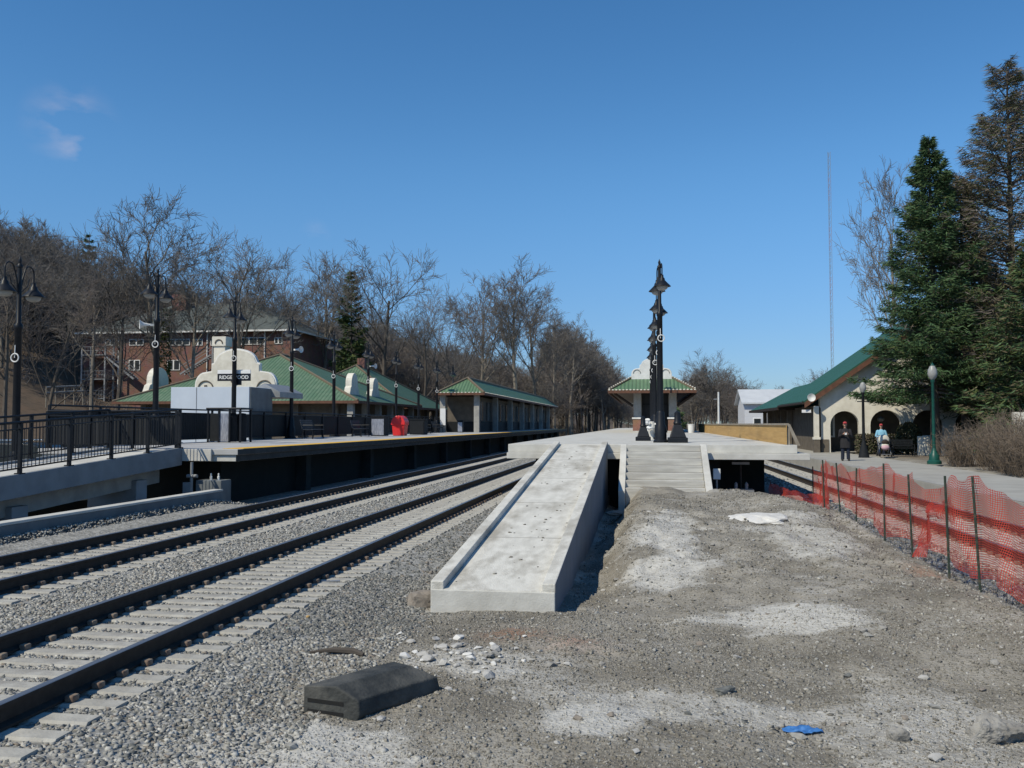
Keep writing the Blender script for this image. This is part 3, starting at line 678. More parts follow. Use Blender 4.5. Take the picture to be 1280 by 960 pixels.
# ------------------------------------------------------------------ platform lamps
def make_lamp(L=6.0):
    t = thing('platform_lamp', 'black twin arm lamp', 'lamp post', (0, 0, 0))
    m = MB(); m.lathe([(.24, 0), (.24, .06), (.2, .1), (.19, .5), (.15, .58), (.13, .95), (.105, 1.02)], 12); m.build('base', 'black', t, world=False, smooth=True)
    m = MB(); m.lathe([(.095, 1.0), (.088, L - 1.9), (.105, L - 1.88), (.105, L - 1.78), (.06, L - 1.72), (.05, L - .32), (.07, L - .3), (.07, L - .25), (.03, L - .2), (.045, L - .12), (.02, L - .06), (.0, L)], 12); m.build('pole', 'black', t, world=False, smooth=True)
    for e in (-1, 1):
        pts = [(0, e * .04, L - 1.0), (0, e * .10, L - .62), (0, e * .17, L - .42)]
        for k in range(8):
            a = math.pi * (1 - k / 7); pts.append((0, e * (.36 + .17 * math.cos(a)), L - .40 + .17 * math.sin(a)))
        pts.append((0, e * .53, L - .66))
        m = MB(); m.tube(pts, .02, 8)
        m.tube([(0, e * .05, L - .95), (0, e * .30, L - .75), (0, e * .36, L - .55)], .012, 6)
        arm = m.build('arm', 'black', t, world=False, smooth=True)
        m = MB(); m.lathe([(.0, L - .62), (.045, L - .62), (.05, L - .70), (.085, L - .74), (.095, L - .80), (.15, L - .86), (.27, L - .98), (.28, L - 1.0), (.255, L - .985), (.1, L - .88), (0, L - .86)], 20, (0, e * .53, 0)); sh = m.build('lamp_shade', 'black', arm, world=False, smooth=True)
        m = MB(); m.ell((0, e * .53, L - 1.0), (.19, .19, .13), 14, 8); m.build('glass_bowl', 'glassbowl', sh, world=False, smooth=True)
    m = MB(); m.torus((.02, -.13, L - 2.62), .105, .017, 'Y'); m.tube([(.0, -.1, L - 2.3), (0, -.11, L - 2.62)], .012, 6); m.build('basket_ring', 'whitepaint', t, world=False, smooth=True)
    return t
LAMP = make_lamp()
lamp_used = False
def place_lamp(loc, label, group, rz=0, s=1.0):
    global lamp_used
    o = LAMP if not lamp_used else copy_tree(LAMP); lamp_used = True
    o.location = loc; o.rotation_euler = (0, 0, rz); tag(o, label, 'lamp post', group); o.scale = (s, s, s)
    return o
GL = 'twin arm lamps along the left platform'
left_l = [(194, 333, 'twin arm lamp standing in front of the brick building, left of the white gable'), (292, 368, 'twin arm lamp with the station name board hung on it'),
          (364, 393, 'twin arm lamp by the bench left of the first green tiled roof corner'), (417, 412, 'twin arm lamp in front of the first green hip roof corner'), (460, 425, 'twin arm lamp beside the small arched parapets'),
          (495, 435, 'twin arm lamp right behind the red bin'), (523, 443, 'twin arm lamp just beyond the red bin by the second hip roof'), (546, 449, 'twin arm lamp at the near corner of the platform shelter'), (566, 455, 'twin arm lamp in front of the shelter end column')]
LP = []
for px, yt, lb in left_l:
    d = (ZL + 6.0 - EYE.z) * FPX / (530 - yt); q = PD(px, 530, d); loc = (q.x, q.y, ZL); LP.append(loc)
    place_lamp(loc, lb, GL, rz=R(random.uniform(-5, 5)))
q = PX(20, 530, -15.75); place_lamp((q.x, q.y, 5.84 - 5.5), 'twin arm lamp beside the access ramp, farthest left in the photo', GL)
GC = 'lamps in a row down the island platform'
cl = [(357, 'twin arm lamp at the head of the steps, nearest of the island row'), (386, 'second lamp from the steps on the island platform'), (406, 'third lamp from the steps on the island platform'), (422, 'fourth lamp from the steps on the island platform'),
      (435, 'fifth lamp from the steps on the island platform'), (445, 'sixth lamp from the steps on the island platform'), (453, 'last lamp before the island shelter, farthest from the steps')]
for i, (yh, lb) in enumerate(cl):
    d = (ZC + 6.0 - .9 - EYE.z) * FPX / (530 - yh); xx = [.45, .50, .38, .36, .34, .32, .30][i]
    place_lamp((xx, d * 1.012, ZC), lb, GC, rz=R([8, -10, 4, 3, 3, 3, 3][i]))

# station name board on the lamp
lx, ly, lz = LP[1]
t = thing('name_board', 'black and white station name board reading RIDGEWOOD', 'sign', (lx - .25, ly - .3, ZL + 3.2))
w_ = .72
MB().bx(lx - .08 - w_, lx - .08 + w_, ly + .13, ly + .17, 3.82, 4.12).build('board', 'signblack', t)
MB().bx(lx - .08 - w_, lx - .08 + w_, ly + .125, ly + .17, 4.122, 4.28).build('top_band', 'signwhite', t)
m = MB(); m.bx(lx - .03, lx + .25, ly + .12, ly + .16, 3.65, 3.82); m.build('bracket', 'black', t)
cu = bpy.data.curves.new('lettering', 'FONT'); cu.body = 'RIDGEWOOD'; cu.size = .205; cu.align_x = 'CENTER'; cu.align_y = 'CENTER'; cu.extrude = .004; cu.offset = .003
tmp = bpy.data.objects.new('tmp', cu); COL.objects.link(tmp)
bpy.context.view_layer.update()
me = bpy.data.meshes.new_from_object(tmp.evaluated_get(bpy.context.evaluated_depsgraph_get())); bpy.data.objects.remove(tmp)
me.materials.clear(); me.materials.append(M['signwhite'])
o = link('lettering', me, t); o.location = (lx - .08 - t.location.x, ly + .122 - t.location.y, 3.965 - t.location.z); o.rotation_euler = (math.pi / 2, 0, 0)

# horn loudspeakers on three lamps
def horn(loc, rz, label):
    t = thing('loudspeaker', label, 'loudspeaker', loc, rz, 'white horn loudspeakers on the lamp posts'); t.scale = (.75,) * 3
    m = MB(); pr = [(.05, 0), (.06, .1), (.09, .25), (.16, .38), (.22, .44), (.2, .44), (.12, .36), (.02, .2)]
    vs = MB(); vs.lathe(pr, 14)
    m.add([(v[2], v[0], v[1]) for v in vs.v], vs.f); m.build('horn', 'whitepaint', t, world=False, smooth=True)
    MB().bx(-.16, 0, -.05, .05, -.05, .05).build('driver', 'whitepaint', t, world=False)
    return t
horn((LP[0][0] - .25, LP[0][1], ZL + 4.05), R(215), 'white horn loudspeaker on the lamp in front of the brick building')
horn((LP[2][0] + .2, LP[2][1], ZL + 4.3), R(-20), 'white horn loudspeaker on the lamp above the first green roof')
horn((LP[4][0] + .2, LP[4][1], ZL + 4.35), R(-20), 'white horn loudspeaker on the lamp by the second green roof')

# ------------------------------------------------------------------ furniture on the left platform
def bench(label, loc, rz):
    t = thing('bench', label, 'bench', loc, rz, 'benches along the left platform')
    for k, y in enumerate(np.linspace(-.02, .40, 5)): pass
    m = MB()
    for y in np.linspace(0, .40, 5): m.bx(-.75, .75, y - .04, y + .04, .43, .46)
    m.build('seat', 'bench_slat', t, world=False)
    m = MB()
    for z in np.linspace(.52, .86, 5): m.bx(-.75, .75, .46 + (z - .5) * .3, .49 + (z - .5) * .3, z - .033, z + .033)
    m.build('backrest', 'bench_slat', t, world=False)
    for x in (-.68, .68):
        m = MB(); m.tube([(x, -.02, 0), (x, .0, .43)], .025, 6); m.tube([(x, .5, 0), (x, .44, .43), (x, .6, .9)], .025, 6); m.tube([(x, -.02, .43), (x, -.02, .64), (x, .47, .64)], .02, 6); m.tube([(x, 0, .42), (x, .46, .42)], .025, 6)
        m.build('leg', 'black', t, world=False)
    return t
def onL(px, py): q = P(px, py, ZL); return (q.x, q.y, ZL)
for px, py, lb in ((397, 548.5, 'black slatted bench between the second and third platform lamps'), (456, 545.8, 'black slatted bench left of the grey litter cabinet'), (535, 542, 'black slatted bench beyond the dark box, right of the red bin'), (551, 541, 'far black slatted bench close to the shelter')):
    bench(lb, onL(px, py), R(90))
# red bin
x, y, z = onL(500, 544.6)
t = thing('red_bin', 'bright red domed bin standing on the left platform', 'bin', (x, y, z))
m = MB(); m.hexa([(x - .34, y - .36, z), (x + .34, y - .36, z), (x + .34, y + .36, z), (x - .34, y + .36, z), (x - .39, y - .42, z + .66), (x + .39, y - .42, z + .66), (x + .39, y + .42, z + .66), (x - .39, y + .42, z + .66)]); m.build('body', 'red', t, bevel=.04)
prof = [(x + .43 * math.cos(a), z + .74 + .46 * math.sin(a)) for a in np.linspace(0, math.pi, 15)]
m = MB(); m.prism([(x + .43, z + .64)] + prof + [(x - .43, z + .64)], 1, y - .47, y + .47); m.build('lid', 'red', t, bevel=.03)
# grey litter cabinet
def cabinet(label, px, py, h, w, ms, cat='cabinet'):
    x, y, z = onL(px, py); t = thing('litter_cabinet', label, cat, (x, y, z))
    MB().bx(x - w / 2, x + w / 2, y, y + w, z + .03, z + h).build('body', 'blackm', t, bevel=.02)
    MB().bx(x - w / 2 + .05, x + w / 2 - .05, y - .02, y - .002, z + .08, z + h - .12).build('front_panel', ms, t)
    MB().bx(x - w / 2 - .03, x + w / 2 + .03, y - .03, y + w + .03, z + h, z + h + .05).build('lid', 'blackm', t, bevel=.015)
    return t
cabinet('black litter cabinet with silvery front left of the red bin', 472, 545.6, 1.1, .8, 'silver')
cabinet('dark squat utility box right of the red bin', 521, 543.8, .95, .95, 'blackm', 'box')
cabinet('slim silver litter bin in front of the shelter end', 575, 541, .95, .45, 'silver', 'bin')
# barred enclosure with notice panel near the platform end
x, y, z = onL(280, 553.2)
t = thing('bin_enclosure', 'black barred enclosure with silvery panels near the platform end', 'enclosure', (x, y, z))
for i in range(4):
    for dy in (0, .9): xx = x - .65 + i * .43; m = MB(); m.bx(xx - .03, xx + .03, y + dy - .03, y + dy + .03, z, z + 1.25); m.build('post', 'black', t)
MB().bx(x - .6, x - .26, y + .02, y + .04, z + .05, z + 1.1).build('panel', 'blackm', t)
MB().bx(x - .19, x + .17, y + .02, y + .04, z + .05, z + 1.1).build('panel', 'silver', t)
MB().bx(x - .72, x + .7, y - .06, y + .96, z + 1.25, z + 1.32).build('roof', 'black', t, bevel=.02)
for dx, dy in ((.18, .3), (.42, .62)): m = MB(); m.lathe([(.02, .03), (.17, .03), (.18, 1.0), (.14, 1.1), (.02, 1.12)], 12, (x + dx, y + dy, z)); m.build('bin', 'blackm', t)
# utility cabinet under the end of the platform
q = P(270, 612, -.1); x, y = -11.75, YL - .25
t = thing('utility_cabinet', 'grey utility cabinet with pipes under the left platform end', 'cabinet', (x, y, -.2))
MB().bx(x - .55, x + .2, y, y + .6, -.3, .5).build('body', 'wallgrey', t, bevel=.02)
m = MB(); m.tube([(x - .62, y - .1, -.2), (x - .62, y - .1, 1.0)], .04, 8); m.tube([(x - .75, y - .1, .62), (x - .45, y - .1, .62)], .05, 8); m.build('pipe', 'greypost', t)
MB().bx(x - .82, x - .6, y - .2, y - .05, -.1, .45).build('meter_box', 'greypost', t)
m = MB()
for dx in (-.2, .02): m.lathe([(.035, .5), (.035, .6), (.02, .61), (.02, .68), (0, .69)], 8, (x + dx, y + .2, 0))
m.build('insulator', 'whitepaint', t)

# ------------------------------------------------------------------ hip roofs
def hip_roof(t, x0, x1, y0, y1, ze, zr, yr0, yr1, mx, my, xr=None, th=.18, soff='soffit', fascia='brown', ridge=True):
    xr = (x0 + x1) / 2 if xr is None else xr
    a, b, c, d = (x0, y0, ze), (x1, y0, ze), (x1, y1, ze), (x0, y1, ze); e, f = (xr, yr0, zr), (xr, yr1, zr)
    m = MB(); m.add([a, b, c, d, e, f], [(0, 1, 4), (1, 2, 5, 4), (2, 3, 5), (3, 0, 4, 5)]); m.m[0] = 0; m.m[1] = 1; m.m[2] = 0; m.m[3] = 1
    m.add([(x0, y0, ze - .004), (x1, y0, ze - .004), (x1, y1, ze - .004), (x0, y1, ze - .004)], [(0, 3, 2, 1)], 2)
    r = m.build('roof', [mx, my, soff], t)
    m = MB(); k = .05
    m.bx(x0 - k, x1 + k, y0 - k, y0 - .002, ze - th, ze + .03); m.bx(x0 - k, x1 + k, y1 + .002, y1 + k, ze - th, ze + .03)
    m.bx(x0 - k, x0 - .002, y0, y1, ze - th, ze + .03); m.bx(x1 + .002, x1 + k, y0, y1, ze - th, ze + .03)
    m.build('fascia', fascia, r)
    if ridge:
        m = MB()
        for s_, e_ in ((a, e), (b, e), (c, f), (d, f)): m.tube([Vector(s_) + Vector((0, 0, .03)), Vector(e_) + Vector((0, 0, .04))], .11, 6)
        if abs(yr1 - yr0) > .1: m.tube([Vector(e) + Vector((0, 0, .04)), Vector(f) + Vector((0, 0, .04))], .12, 6)
        m.build('ridge_tiles', 'ridge' if ridge is True else ridge, r)
    return r
def arch_pts(cx, cz, r, a0=0, a1=180, n=10): return [(cx + r * math.cos(R(a)), cz + r * math.sin(R(a))) for a in np.linspace(a0, a1, n)]
def mission_outline(cx, w, z0, z1):
    """curved mission parapet outline, in (x, z)"""
    h = z1 - z0; s = w / 6.4
    right = [(w / 2, 0), (w / 2, .26 * h)]
    right += [(w / 2 - .8 * s + .8 * s * math.cos(R(a)), .26 * h + .27 * h * math.sin(R(a))) for a in np.linspace(0, 75, 6)][1:]
    right += [(w / 2 - 1.3 * s, .55 * h), (w / 2 - 1.3 * s, .70 * h), (w / 2 - 1.5 * s, .72 * h)]
    right += [((w / 2 - 1.6 * s) * math.cos(R(a)), .74 * h + .26 * h * math.sin(R(a))) for a in np.linspace(10, 90, 7)]
    pts = right + [(-a, b) for a, b in reversed(right[:-1])]
    return [(cx + a, z0 + b) for a, b in pts]

# main station house
XS0, XS1, YS0 = -40.6, -21.0, 62.8
t = thing('station_house', 'station house with green tiled hip roof and cream mission gable', 'station', (-30.8, YS0, -.2))
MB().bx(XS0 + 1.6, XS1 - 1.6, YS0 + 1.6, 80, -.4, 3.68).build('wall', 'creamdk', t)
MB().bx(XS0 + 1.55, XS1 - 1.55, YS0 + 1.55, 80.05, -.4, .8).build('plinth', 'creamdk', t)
hip_roof(t, XS0, XS1, YS0, 81.5, 3.75, 7.9, 71.5, 73, 'tile_x', 'tile_y')
m = MB(); m.prism(mission_outline(-31.2, 6.5, 4.0, 7.75), 1, YS0 + 1.2, YS0 + 1.7); g = m.build('mission_gable', 'cream', t, bevel=.03)
m = MB(); m.prism(mission_outline(-31.2, 6.66, 4.02, 7.86), 1, YS0 + 1.27, YS0 + 1.63); m.build('coping', 'whitepaint', g)
m = MB()
for cx in (-33.6, -28.8):
    pts = [(cx + .62 * math.cos(R(a)), YS0 + 1.16, 4.75 + .62 * math.sin(R(a))) for a in np.linspace(0, 180, 12)]
    m.tube(pts, .05, 6)
    m.bx(cx - .1, cx + .1, YS0 + 1.14, YS0 + 1.198, 4.85, 5.05)
m.bx(-31.45, -30.95, YS0 + 1.14, YS0 + 1.198, 5.05, 5.55, ry=R(45)); m.build('ornament', 'creamdk', g)
m = MB(); m.bx(-33.3, -32.35, YS0 + 1.8, YS0 + 2.7, 4.5, 8.1); m.bx(-33.4, -32.25, YS0 + 1.7, YS0 + 2.8, 8.1, 8.85); ch = m.build('chimney', 'cream', t, bevel=.03)
m = MB(); m.tube([(-32.83 + .3 * math.cos(R(a)), YS0 + 1.68, 8.3 + .3 * math.sin(R(a))) for a in np.linspace(0, 180, 10)], .05, 6); m.build('arch_mould', 'creamdk', ch)
def side_parapet(x, y0, y1, z0, z1, th=.5):
    c = (y0 + y1) / 2; w = y1 - y0
    pts = [(c + w / 2, z0), (c + w / 2, z0 + .25 * (z1 - z0)), (c + w * .42, z0 + .45 * (z1 - z0)), (c + w * .34, z0 + .5 * (z1 - z0))] + [(c + w * .34 * math.cos(R(a)), z0 + .6 * (z1 - z0) + .4 * (z1 - z0) * math.sin(R(a))) for a in np.linspace(0, 180, 12)] + [(c - w * .34, z0 + .5 * (z1 - z0)), (c - w * .42, z0 + .45 * (z1 - z0)), (c - w / 2, z0 + .25 * (z1 - z0)), (c - w / 2, z0)]
    m = MB(); m.prism(pts, 0, x - th / 2, x + th / 2); return m.build('arched_parapet', 'cream', t, bevel=.03)
side_parapet(-22.6, 65.0, 67.2, 3.9, 6.0); side_parapet(-22.6, 70.4, 72.6, 3.9, 5.9); side_parapet(-39.0, 64.6, 68.2, 3.9, 6.6)
for i in range(6):
    x = XS0 + 2.0 + i * 3.1
    m = MB(); m.bx(x - .22, x + .22, YS0 + .9, YS0 + 1.34, -.3, 3.7); m.build('column', 'creamdk', t)
for i in range(6):
    y = YS0 + .6 + i * 3.4; m = MB(); m.bx(XS1 - .95, XS1 - .5, y - .22, y + .22, -.3, 3.7); m.build('column', 'concrete_old', t)
for i in range(5):
    y = YS0 + 3.2 + i * 3.3; m = MB(); m.bx(XS1 - 1.6, XS1 - 1.52, y - .7, y + .7, .9, 2.9); w_ = m.build('window', 'browndk', t)
    MB().bx(XS1 - 1.515, XS1 - 1.50, y - .6, y + .6, 1.0, 2.8).build('pane', 'glass', w_)
# second station wing
t = thing('station_wing', 'second green tiled hip roofed station wing behind the red bin', 'station', (-30, 84, -.2))
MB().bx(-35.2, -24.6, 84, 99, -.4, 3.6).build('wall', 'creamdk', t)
hip_roof(t, -37, -22.6, 82.2, 101, 3.7, 8.1, 88.5, 92, 'tile_x', 'tile_y')
m = MB(); m.bx(-30.2, -29.4, 90, 90.8, 7.6, 9.0); m.build('chimney', 'brick', t)
for i in range(5):
    y = 85.5 + i * 2.8; m = MB(); m.bx(-24.6, -24.52, y - .6, y + .6, .8, 2.8); m.build('window', 'glass', t)
for i in range(6):
    y = 83 + i * 3.3; m = MB(); m.bx(-23.6, -23.2, y - .2, y + .2, -.3, 3.65); m.build('column', 'creamdk', t)

# pale enclosure behind the fence and the dark stair canopy
a_ = PY(213, 530, 37); b_ = PY(311, 530, 37)
t = thing('stair_enclosure', 'pale blue white boxy enclosure in front of the mission gable', 'enclosure', (b_.x, 37, -.2))
MB().bx(a_.x, b_.x, 37, 39.4, -.3, 3.7).build('wall', 'palepanel', t, bevel=.01)
MB().bx(b_.x + .003, b_.x + .05, 37.05, 39.35, -.3, 3.68).build('shaded_side', 'wallgrey', t)  # added dark sheet that paints the shade on the enclosure's right face
m = MB()
for s in (.33, .78): xx = a_.x + (b_.x - a_.x) * s; m.bx(xx - .012, xx + .012, 36.985, 36.998, -.3, 3.69)
m.build('joint', 'greypost', t)
t = thing('stair_canopy', 'small dark canopy on two posts right of the pale enclosure', 'canopy', (-17.6, 39, ZL))
a_ = PY(321, 530, 39.5); b_ = PY(335, 530, 39.5)
for xx in (a_.x, b_.x): m = MB(); m.bx(xx - .08, xx + .08, 39.4, 39.56, -.2, 3.7); m.build('post', 'black', t)
m = MB(); m.prism([(a_.x - .25, 3.3), (b_.x + .7, 3.3), (b_.x + .7, 3.55), ((a_.x + b_.x) / 2 + .2, 3.95), (a_.x - .25, 3.6)], 1, 39.2, 42); m.build('roof', 'greypost', t)
m = MB(); m.ell(((a_.x + b_.x) / 2, 39.15, 3.15), (.14, .1, .1)); m.build('lamp', 'lens', t, smooth=True)

# platform shelter (left)
t = thing('platform_shelter', 'long green roofed shelter standing on the left platform', 'shelter', (-15.3, 72, ZL))
hip_roof(t, -17.3, -13.25, 72, 134, 4.62, 5.95, 74.4, 131.5, 'tile2_x', 'tile2_y', xr=-15.1, ridge='ridge')
m = MB()
for y in np.arange(72.15, 133.9, .45): m.ell((-13.24, y, 4.66), (.05, .09, .05), 6, 4)
for x in np.arange(-17.2, -13.3, .3): m.ell((x, 71.97, 4.66), (.09, .05, .05), 6, 4)
m.build('tile_ends', 'cream', t)
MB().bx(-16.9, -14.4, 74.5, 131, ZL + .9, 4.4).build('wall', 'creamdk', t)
MB().bx(-16.95, -14.35, 74.45, 131.05, ZL, ZL + .9).build('plinth', 'blackm', t)
for i in range(15):
    y = 76.5 + i * 3.7; m = MB(); m.bx(-14.4, -14.34, y - 1.0, y + 1.0, ZL + 1.0, 4.0); w_ = m.build('window', 'glass', t)
    MB().bx(-14.335, -14.31, y - .04, y + .04, ZL + 1.0, 4.0).build('mullion', 'greypost', w_)
for x in (-16.9, -14.0):
    for y in ((72.8,) if x < -15 else (72.8, 82, 91, 100, 109, 118, 127)):
        m = MB(); m.bx(x - .22, x + .22, y - .22, y + .22, ZL, 4.5); m.build('column', 'concrete_old', t)
MB().bx(-17.05, -16.6, 72.4, 72.5, ZL + .6, ZL + 2.0).build('notice_board', 'signwhite', t)

# island platform shelter
YI = 61
t = thing('island_shelter', 'island shelter with green tiled roof, brick piers and white crown', 'shelter', (.4, YI, ZC))
xm = .375; hw_ = 2.925; tw_ = 1.42; zt_ = 4.33 + (hw_ - tw_) * .62; zr_ = 4.33 + hw_ * .62
A_ = [(xm - hw_, YI, 4.33), (xm + hw_, YI, 4.33), (xm + hw_, 98, 4.33), (xm - hw_, 98, 4.33), (xm - tw_, YI + 2.0, zt_), (xm + tw_, YI + 2.0, zt_), (xm, YI + 2.0, zr_), (xm, 96, zr_)]
m = MB(); m.add(A_, [(0, 1, 5, 4), (1, 2, 7, 6, 5), (2, 3, 7), (3, 0, 4, 6, 7), (4, 5, 6)]); m.m = [0, 1, 0, 1, 2]
m.add([(x, y, 4.326) for x, y in ((xm - hw_, YI), (xm + hw_, YI), (xm + hw_, 98), (xm - hw_, 98))], [(0, 3, 2, 1)], 2); rf_ = m.build('roof', ['tile2_x', 'tile2_y', 'soffit'], t)
m = MB(); m.bx(xm - hw_ - .05, xm + hw_ + .05, YI - .05, YI - .002, 4.15, 4.36); m.bx(xm - hw_ - .05, xm - hw_ - .002, YI, 98, 4.15, 4.36); m.bx(xm + hw_ + .002, xm + hw_ + .05, YI, 98, 4.15, 4.36); m.build('fascia', 'brown', rf_)
m = MB()
for i_, j_ in ((0, 4), (1, 5)): m.tube([Vector(A_[i_]) + Vector((0, 0, .03)), Vector(A_[j_]) + Vector((0, 0, .04))], .09, 6)
m.build('ridge_tiles', 'ridge', rf_)
m = MB()
for x in np.arange(-2.5, 3.3, .24): m.ell((x, YI - .04, 4.38), (.08, .05, .05), 6, 4)
for e, (xa, xb) in enumerate(((-2.55, .375), (3.3, .375))):
    for q_ in np.linspace(.03, .97, 11): m.ell((xa + (xb - xa) * q_ * (1 - 1.42 / 2.925), YI + 2.0 * q_, 4.46 + .93 * q_), (.06, .06, .05), 6, 4)
m.build('tile_ends', 'cream', t)
m = MB()
out = mission_outline(.375, 2.8, zt_ - .1, 6.65); m.prism(out, 1, YI + 1.86, YI + 2.16); g = m.build('crown_parapet', 'whitepaint', t, bevel=.02)
m = MB()
for cx in (-.65, 1.35): m.tube([(cx + .25 * math.cos(R(a)), YI + 1.84, 5.62 + .25 * math.sin(R(a))) for a in np.linspace(0, 180, 9)], .025, 5)
m.build('ornament', 'concrete_old', g)
for x in (-.62, 1.80):
    m = MB(); m.bx(x - .36, x + .36, YI + 1.1, YI + 1.82, ZC, ZC + .13); c_ = m.build('column', 'concrete', t)
    MB().bx(x - .32, x + .32, YI + 1.14, YI + 1.78, ZC + .13, ZC + .95).build('brick_pier', 'brick2', c_)
    MB().bx(x - .37, x + .37, YI + 1.09, YI + 1.83, ZC + .95, ZC + 1.06).build('cap_stone', 'whitepaint', c_)
    MB().bx(x - .26, x + .26, YI + 1.2, YI + 1.72, ZC + 1.06, 4.3).build('shaft', 'concrete_old', c_)
for x, e in ((-.62, -1), (1.80, 1)): m = MB(); m.tube([(x + e * .3, YI + 1.4, 3.3), (x + e * 1.6, YI + 1.3, 4.2)], .09, 6); m.build('bracket', 'browndk', t)
MB().bx(-.3, 1.5, YI + 2.4, YI + 30, ZC, 4.28).build('wall', 'dim', t)
m = MB()
for x in np.linspace(-.28, 1.48, 4): m.bx(x - .03, x + .03, YI + 2.33, YI + 2.399, ZC, 4.28)
for z in (ZC + .9, ZC + 2): m.bx(-.25, 1.45, YI + 2.345, YI + 2.385, z - .03, z + .03)
m.build('window_frame', 'blackm', t)
for y in np.arange(YI + 8, 97, 7):
    for x in (-.62, 1.80): m = MB(); m.bx(x - .26, x + .26, y - .26, y + .26, ZC, 4.3); m.build('column', 'concrete_old', t)

# loose pieces on the island platform
def onC(px, py): q = P(px, py, ZC); return (q.x, q.y, ZC)
for px, py, s, lb in ((804, 551, .9, 'squat black lamp base left of the nearest island lamp'), (847, 553.3, 1.05, 'larger black lamp base lying loose right of the nearest island lamp')):
    x, y, z = onC(px, py); t = thing('lamp_base', lb, 'lamp base', (x, y, z))
    m = MB(); m.hexa([(x - .30 * s, y - .3 * s, z), (x + .30 * s, y - .3 * s, z), (x + .30 * s, y + .3 * s, z), (x - .30 * s, y + .3 * s, z), (x - .30 * s, y - .3 * s, z + .16 * s), (x + .30 * s, y - .3 * s, z + .16 * s), (x + .30 * s, y + .3 * s, z + .16 * s), (x - .30 * s, y + .3 * s, z + .16 * s)])
    m.hexa([(x - .24 * s, y - .24 * s, z + .16 * s), (x + .26 * s, y - .24 * s, z + .16 * s), (x + .26 * s, y + .24 * s, z + .16 * s), (x - .24 * s, y + .24 * s, z + .16 * s), (x - .12 * s, y - .12 * s, z + .55 * s), (x + .12 * s, y - .12 * s, z + .55 * s), (x + .12 * s, y + .12 * s, z + .55 * s), (x - .12 * s, y + .12 * s, z + .55 * s)])
    m.build('foot', 'black', t, bevel=.02)
    m = MB(); m.lathe([(.11 * s, .54 * s), (.13 * s, .6 * s), (.10 * s, .66 * s), (.09 * s, .92 * s), (.05 * s, .95 * s), (0, 1.0 * s)], 12, (x, y, z)); m.build('neck', 'black', t, smooth=True)
x, y, z = onC(815, 549.5)
t = thing('wrapped_bundle', 'crumpled white plastic wrapping at the foot of the island lamps', 'wrapping', (x, y, z))
rg = random.Random(4)
for k in range(7):
    m = MB(); cx, cy, cz = x + rg.uniform(-.2, .22), y + rg.uniform(0, 1.4), z + rg.uniform(.25, .75)
    m.ell((cx, cy, cz), (.13, .12, .07), 9, 6, fn=lambda q: q * rg.uniform(.6, 1.3)); 
    m.build('crumple', 'whitepaint', t)
m = MB(); m.lathe([(.16, 0), (.13, .2), (.17, .45), (.1, .7)], 9, (x, y + .5, z)); m.build('stem', 'concrete', t)
x, y, z = onC(864, 541)
t = thing('bucket', 'white plastic bucket standing on the island platform', 'bucket', (x, y, z))
m = MB(); m.lathe([(.19, 0), (.24, .55), (.26, .56), (.26, .6), (.23, .6), (.18, .05)], 14, (x, y, z)); m.build('pail', 'whitepaint', t, smooth=True)
m = MB(); m.tube([(x + .25 * math.cos(R(a)), y - .1, z + .58 + .2 * math.sin(R(a))) for a in np.linspace(0, 180, 9)], .012, 5); m.build('handle', 'greypost', t)
# meter box and jack stand under the platform front
q = PY(896, 600, YC - .1)
t = thing('meter_box', 'pale grey meter box on a stake under the island platform', 'meter box', (q.x, q.y, .1))
MB().bx(q.x - .1, q.x + .1, q.y - .06, q.y + .06, q.z + .02, q.z + .32).build('box', 'whitepaint', t, bevel=.01)
m = MB(); m.tube([(q.x, q.y, -.1), (q.x, q.y, q.z + .02)], .025, 6); m.build('stake', 'greypost', t)
q = PY(926, 600, YC + .9)
t = thing('shoring_jack', 'dark T headed shoring jack under the island platform', 'jack', (q.x, q.y, 0))
m = MB(); m.tube([(q.x, q.y, .15), (q.x, q.y, .86)], .03, 8); m.build('stem', 'rail', t)
MB().bx(q.x - .25, q.x + .25, q.y - .05, q.y + .05, .86, .93).build('head', 'greypost', t)
m = MB(); m.bx(q.x - .35, q.x + .35, q.y - .25, q.y + .25, .02, .14); m.lathe([(.05, .14), (.05, .3), (0, .36)], 8, (q.x - .15, q.y - .1, 0)); m.lathe([(.05, .14), (.05, .3), (0, .36)], 8, (q.x + .15, q.y - .1, 0)); m.build('foot', 'greypost', t)

# ------------------------------------------------------------------ red netting fence
nm = bpy.data.materials.new('red_netting'); t_, N, L, p = nodes(nm)
p.inputs['Base Color'].default_value = (.60, .075, .05, 1); p.inputs['Roughness'].default_value = .6
uv = N.new('ShaderNodeUVMap'); sx = N.new('ShaderNodeSeparateXYZ'); L.new(uv.outputs[0], sx.inputs[0])
def mth(op, a, b=None):
    q = N.new('ShaderNodeMath'); q.operation = op
    for i, s_ in ((0, a), (1, b)):
        if s_ is None: continue
        if isinstance(s_, (int, float)): q.inputs[i].default_value = s_
        else: L.new(s_, q.inputs[i])
    return q.outputs[0]
ga = mth('LESS_THAN', mth('FRACT', mth('MULTIPLY', sx.outputs[0], 1 / .04)), .29); gb = mth('LESS_THAN', mth('FRACT', mth('MULTIPLY', sx.outputs[1], 1 / .032)), .31)
al = mth('MAXIMUM', ga, gb)
tr = N.new('ShaderNodeBsdfTranslucent'); tr.inputs[0].default_value = (.85, .10, .055, 1)
ms = N.new('ShaderNodeMixShader'); ms.inputs[0].default_value = .45; L.new(p.outputs[0], ms.inputs[1]); L.new(tr.outputs[0], ms.inputs[2])
tp = N.new('ShaderNodeBsdfTransparent'); m2 = N.new('ShaderNodeMixShader'); L.new(al, m2.inputs[0]); L.new(tp.outputs[0], m2.inputs[1]); L.new(ms.outputs[0], m2.inputs[2])
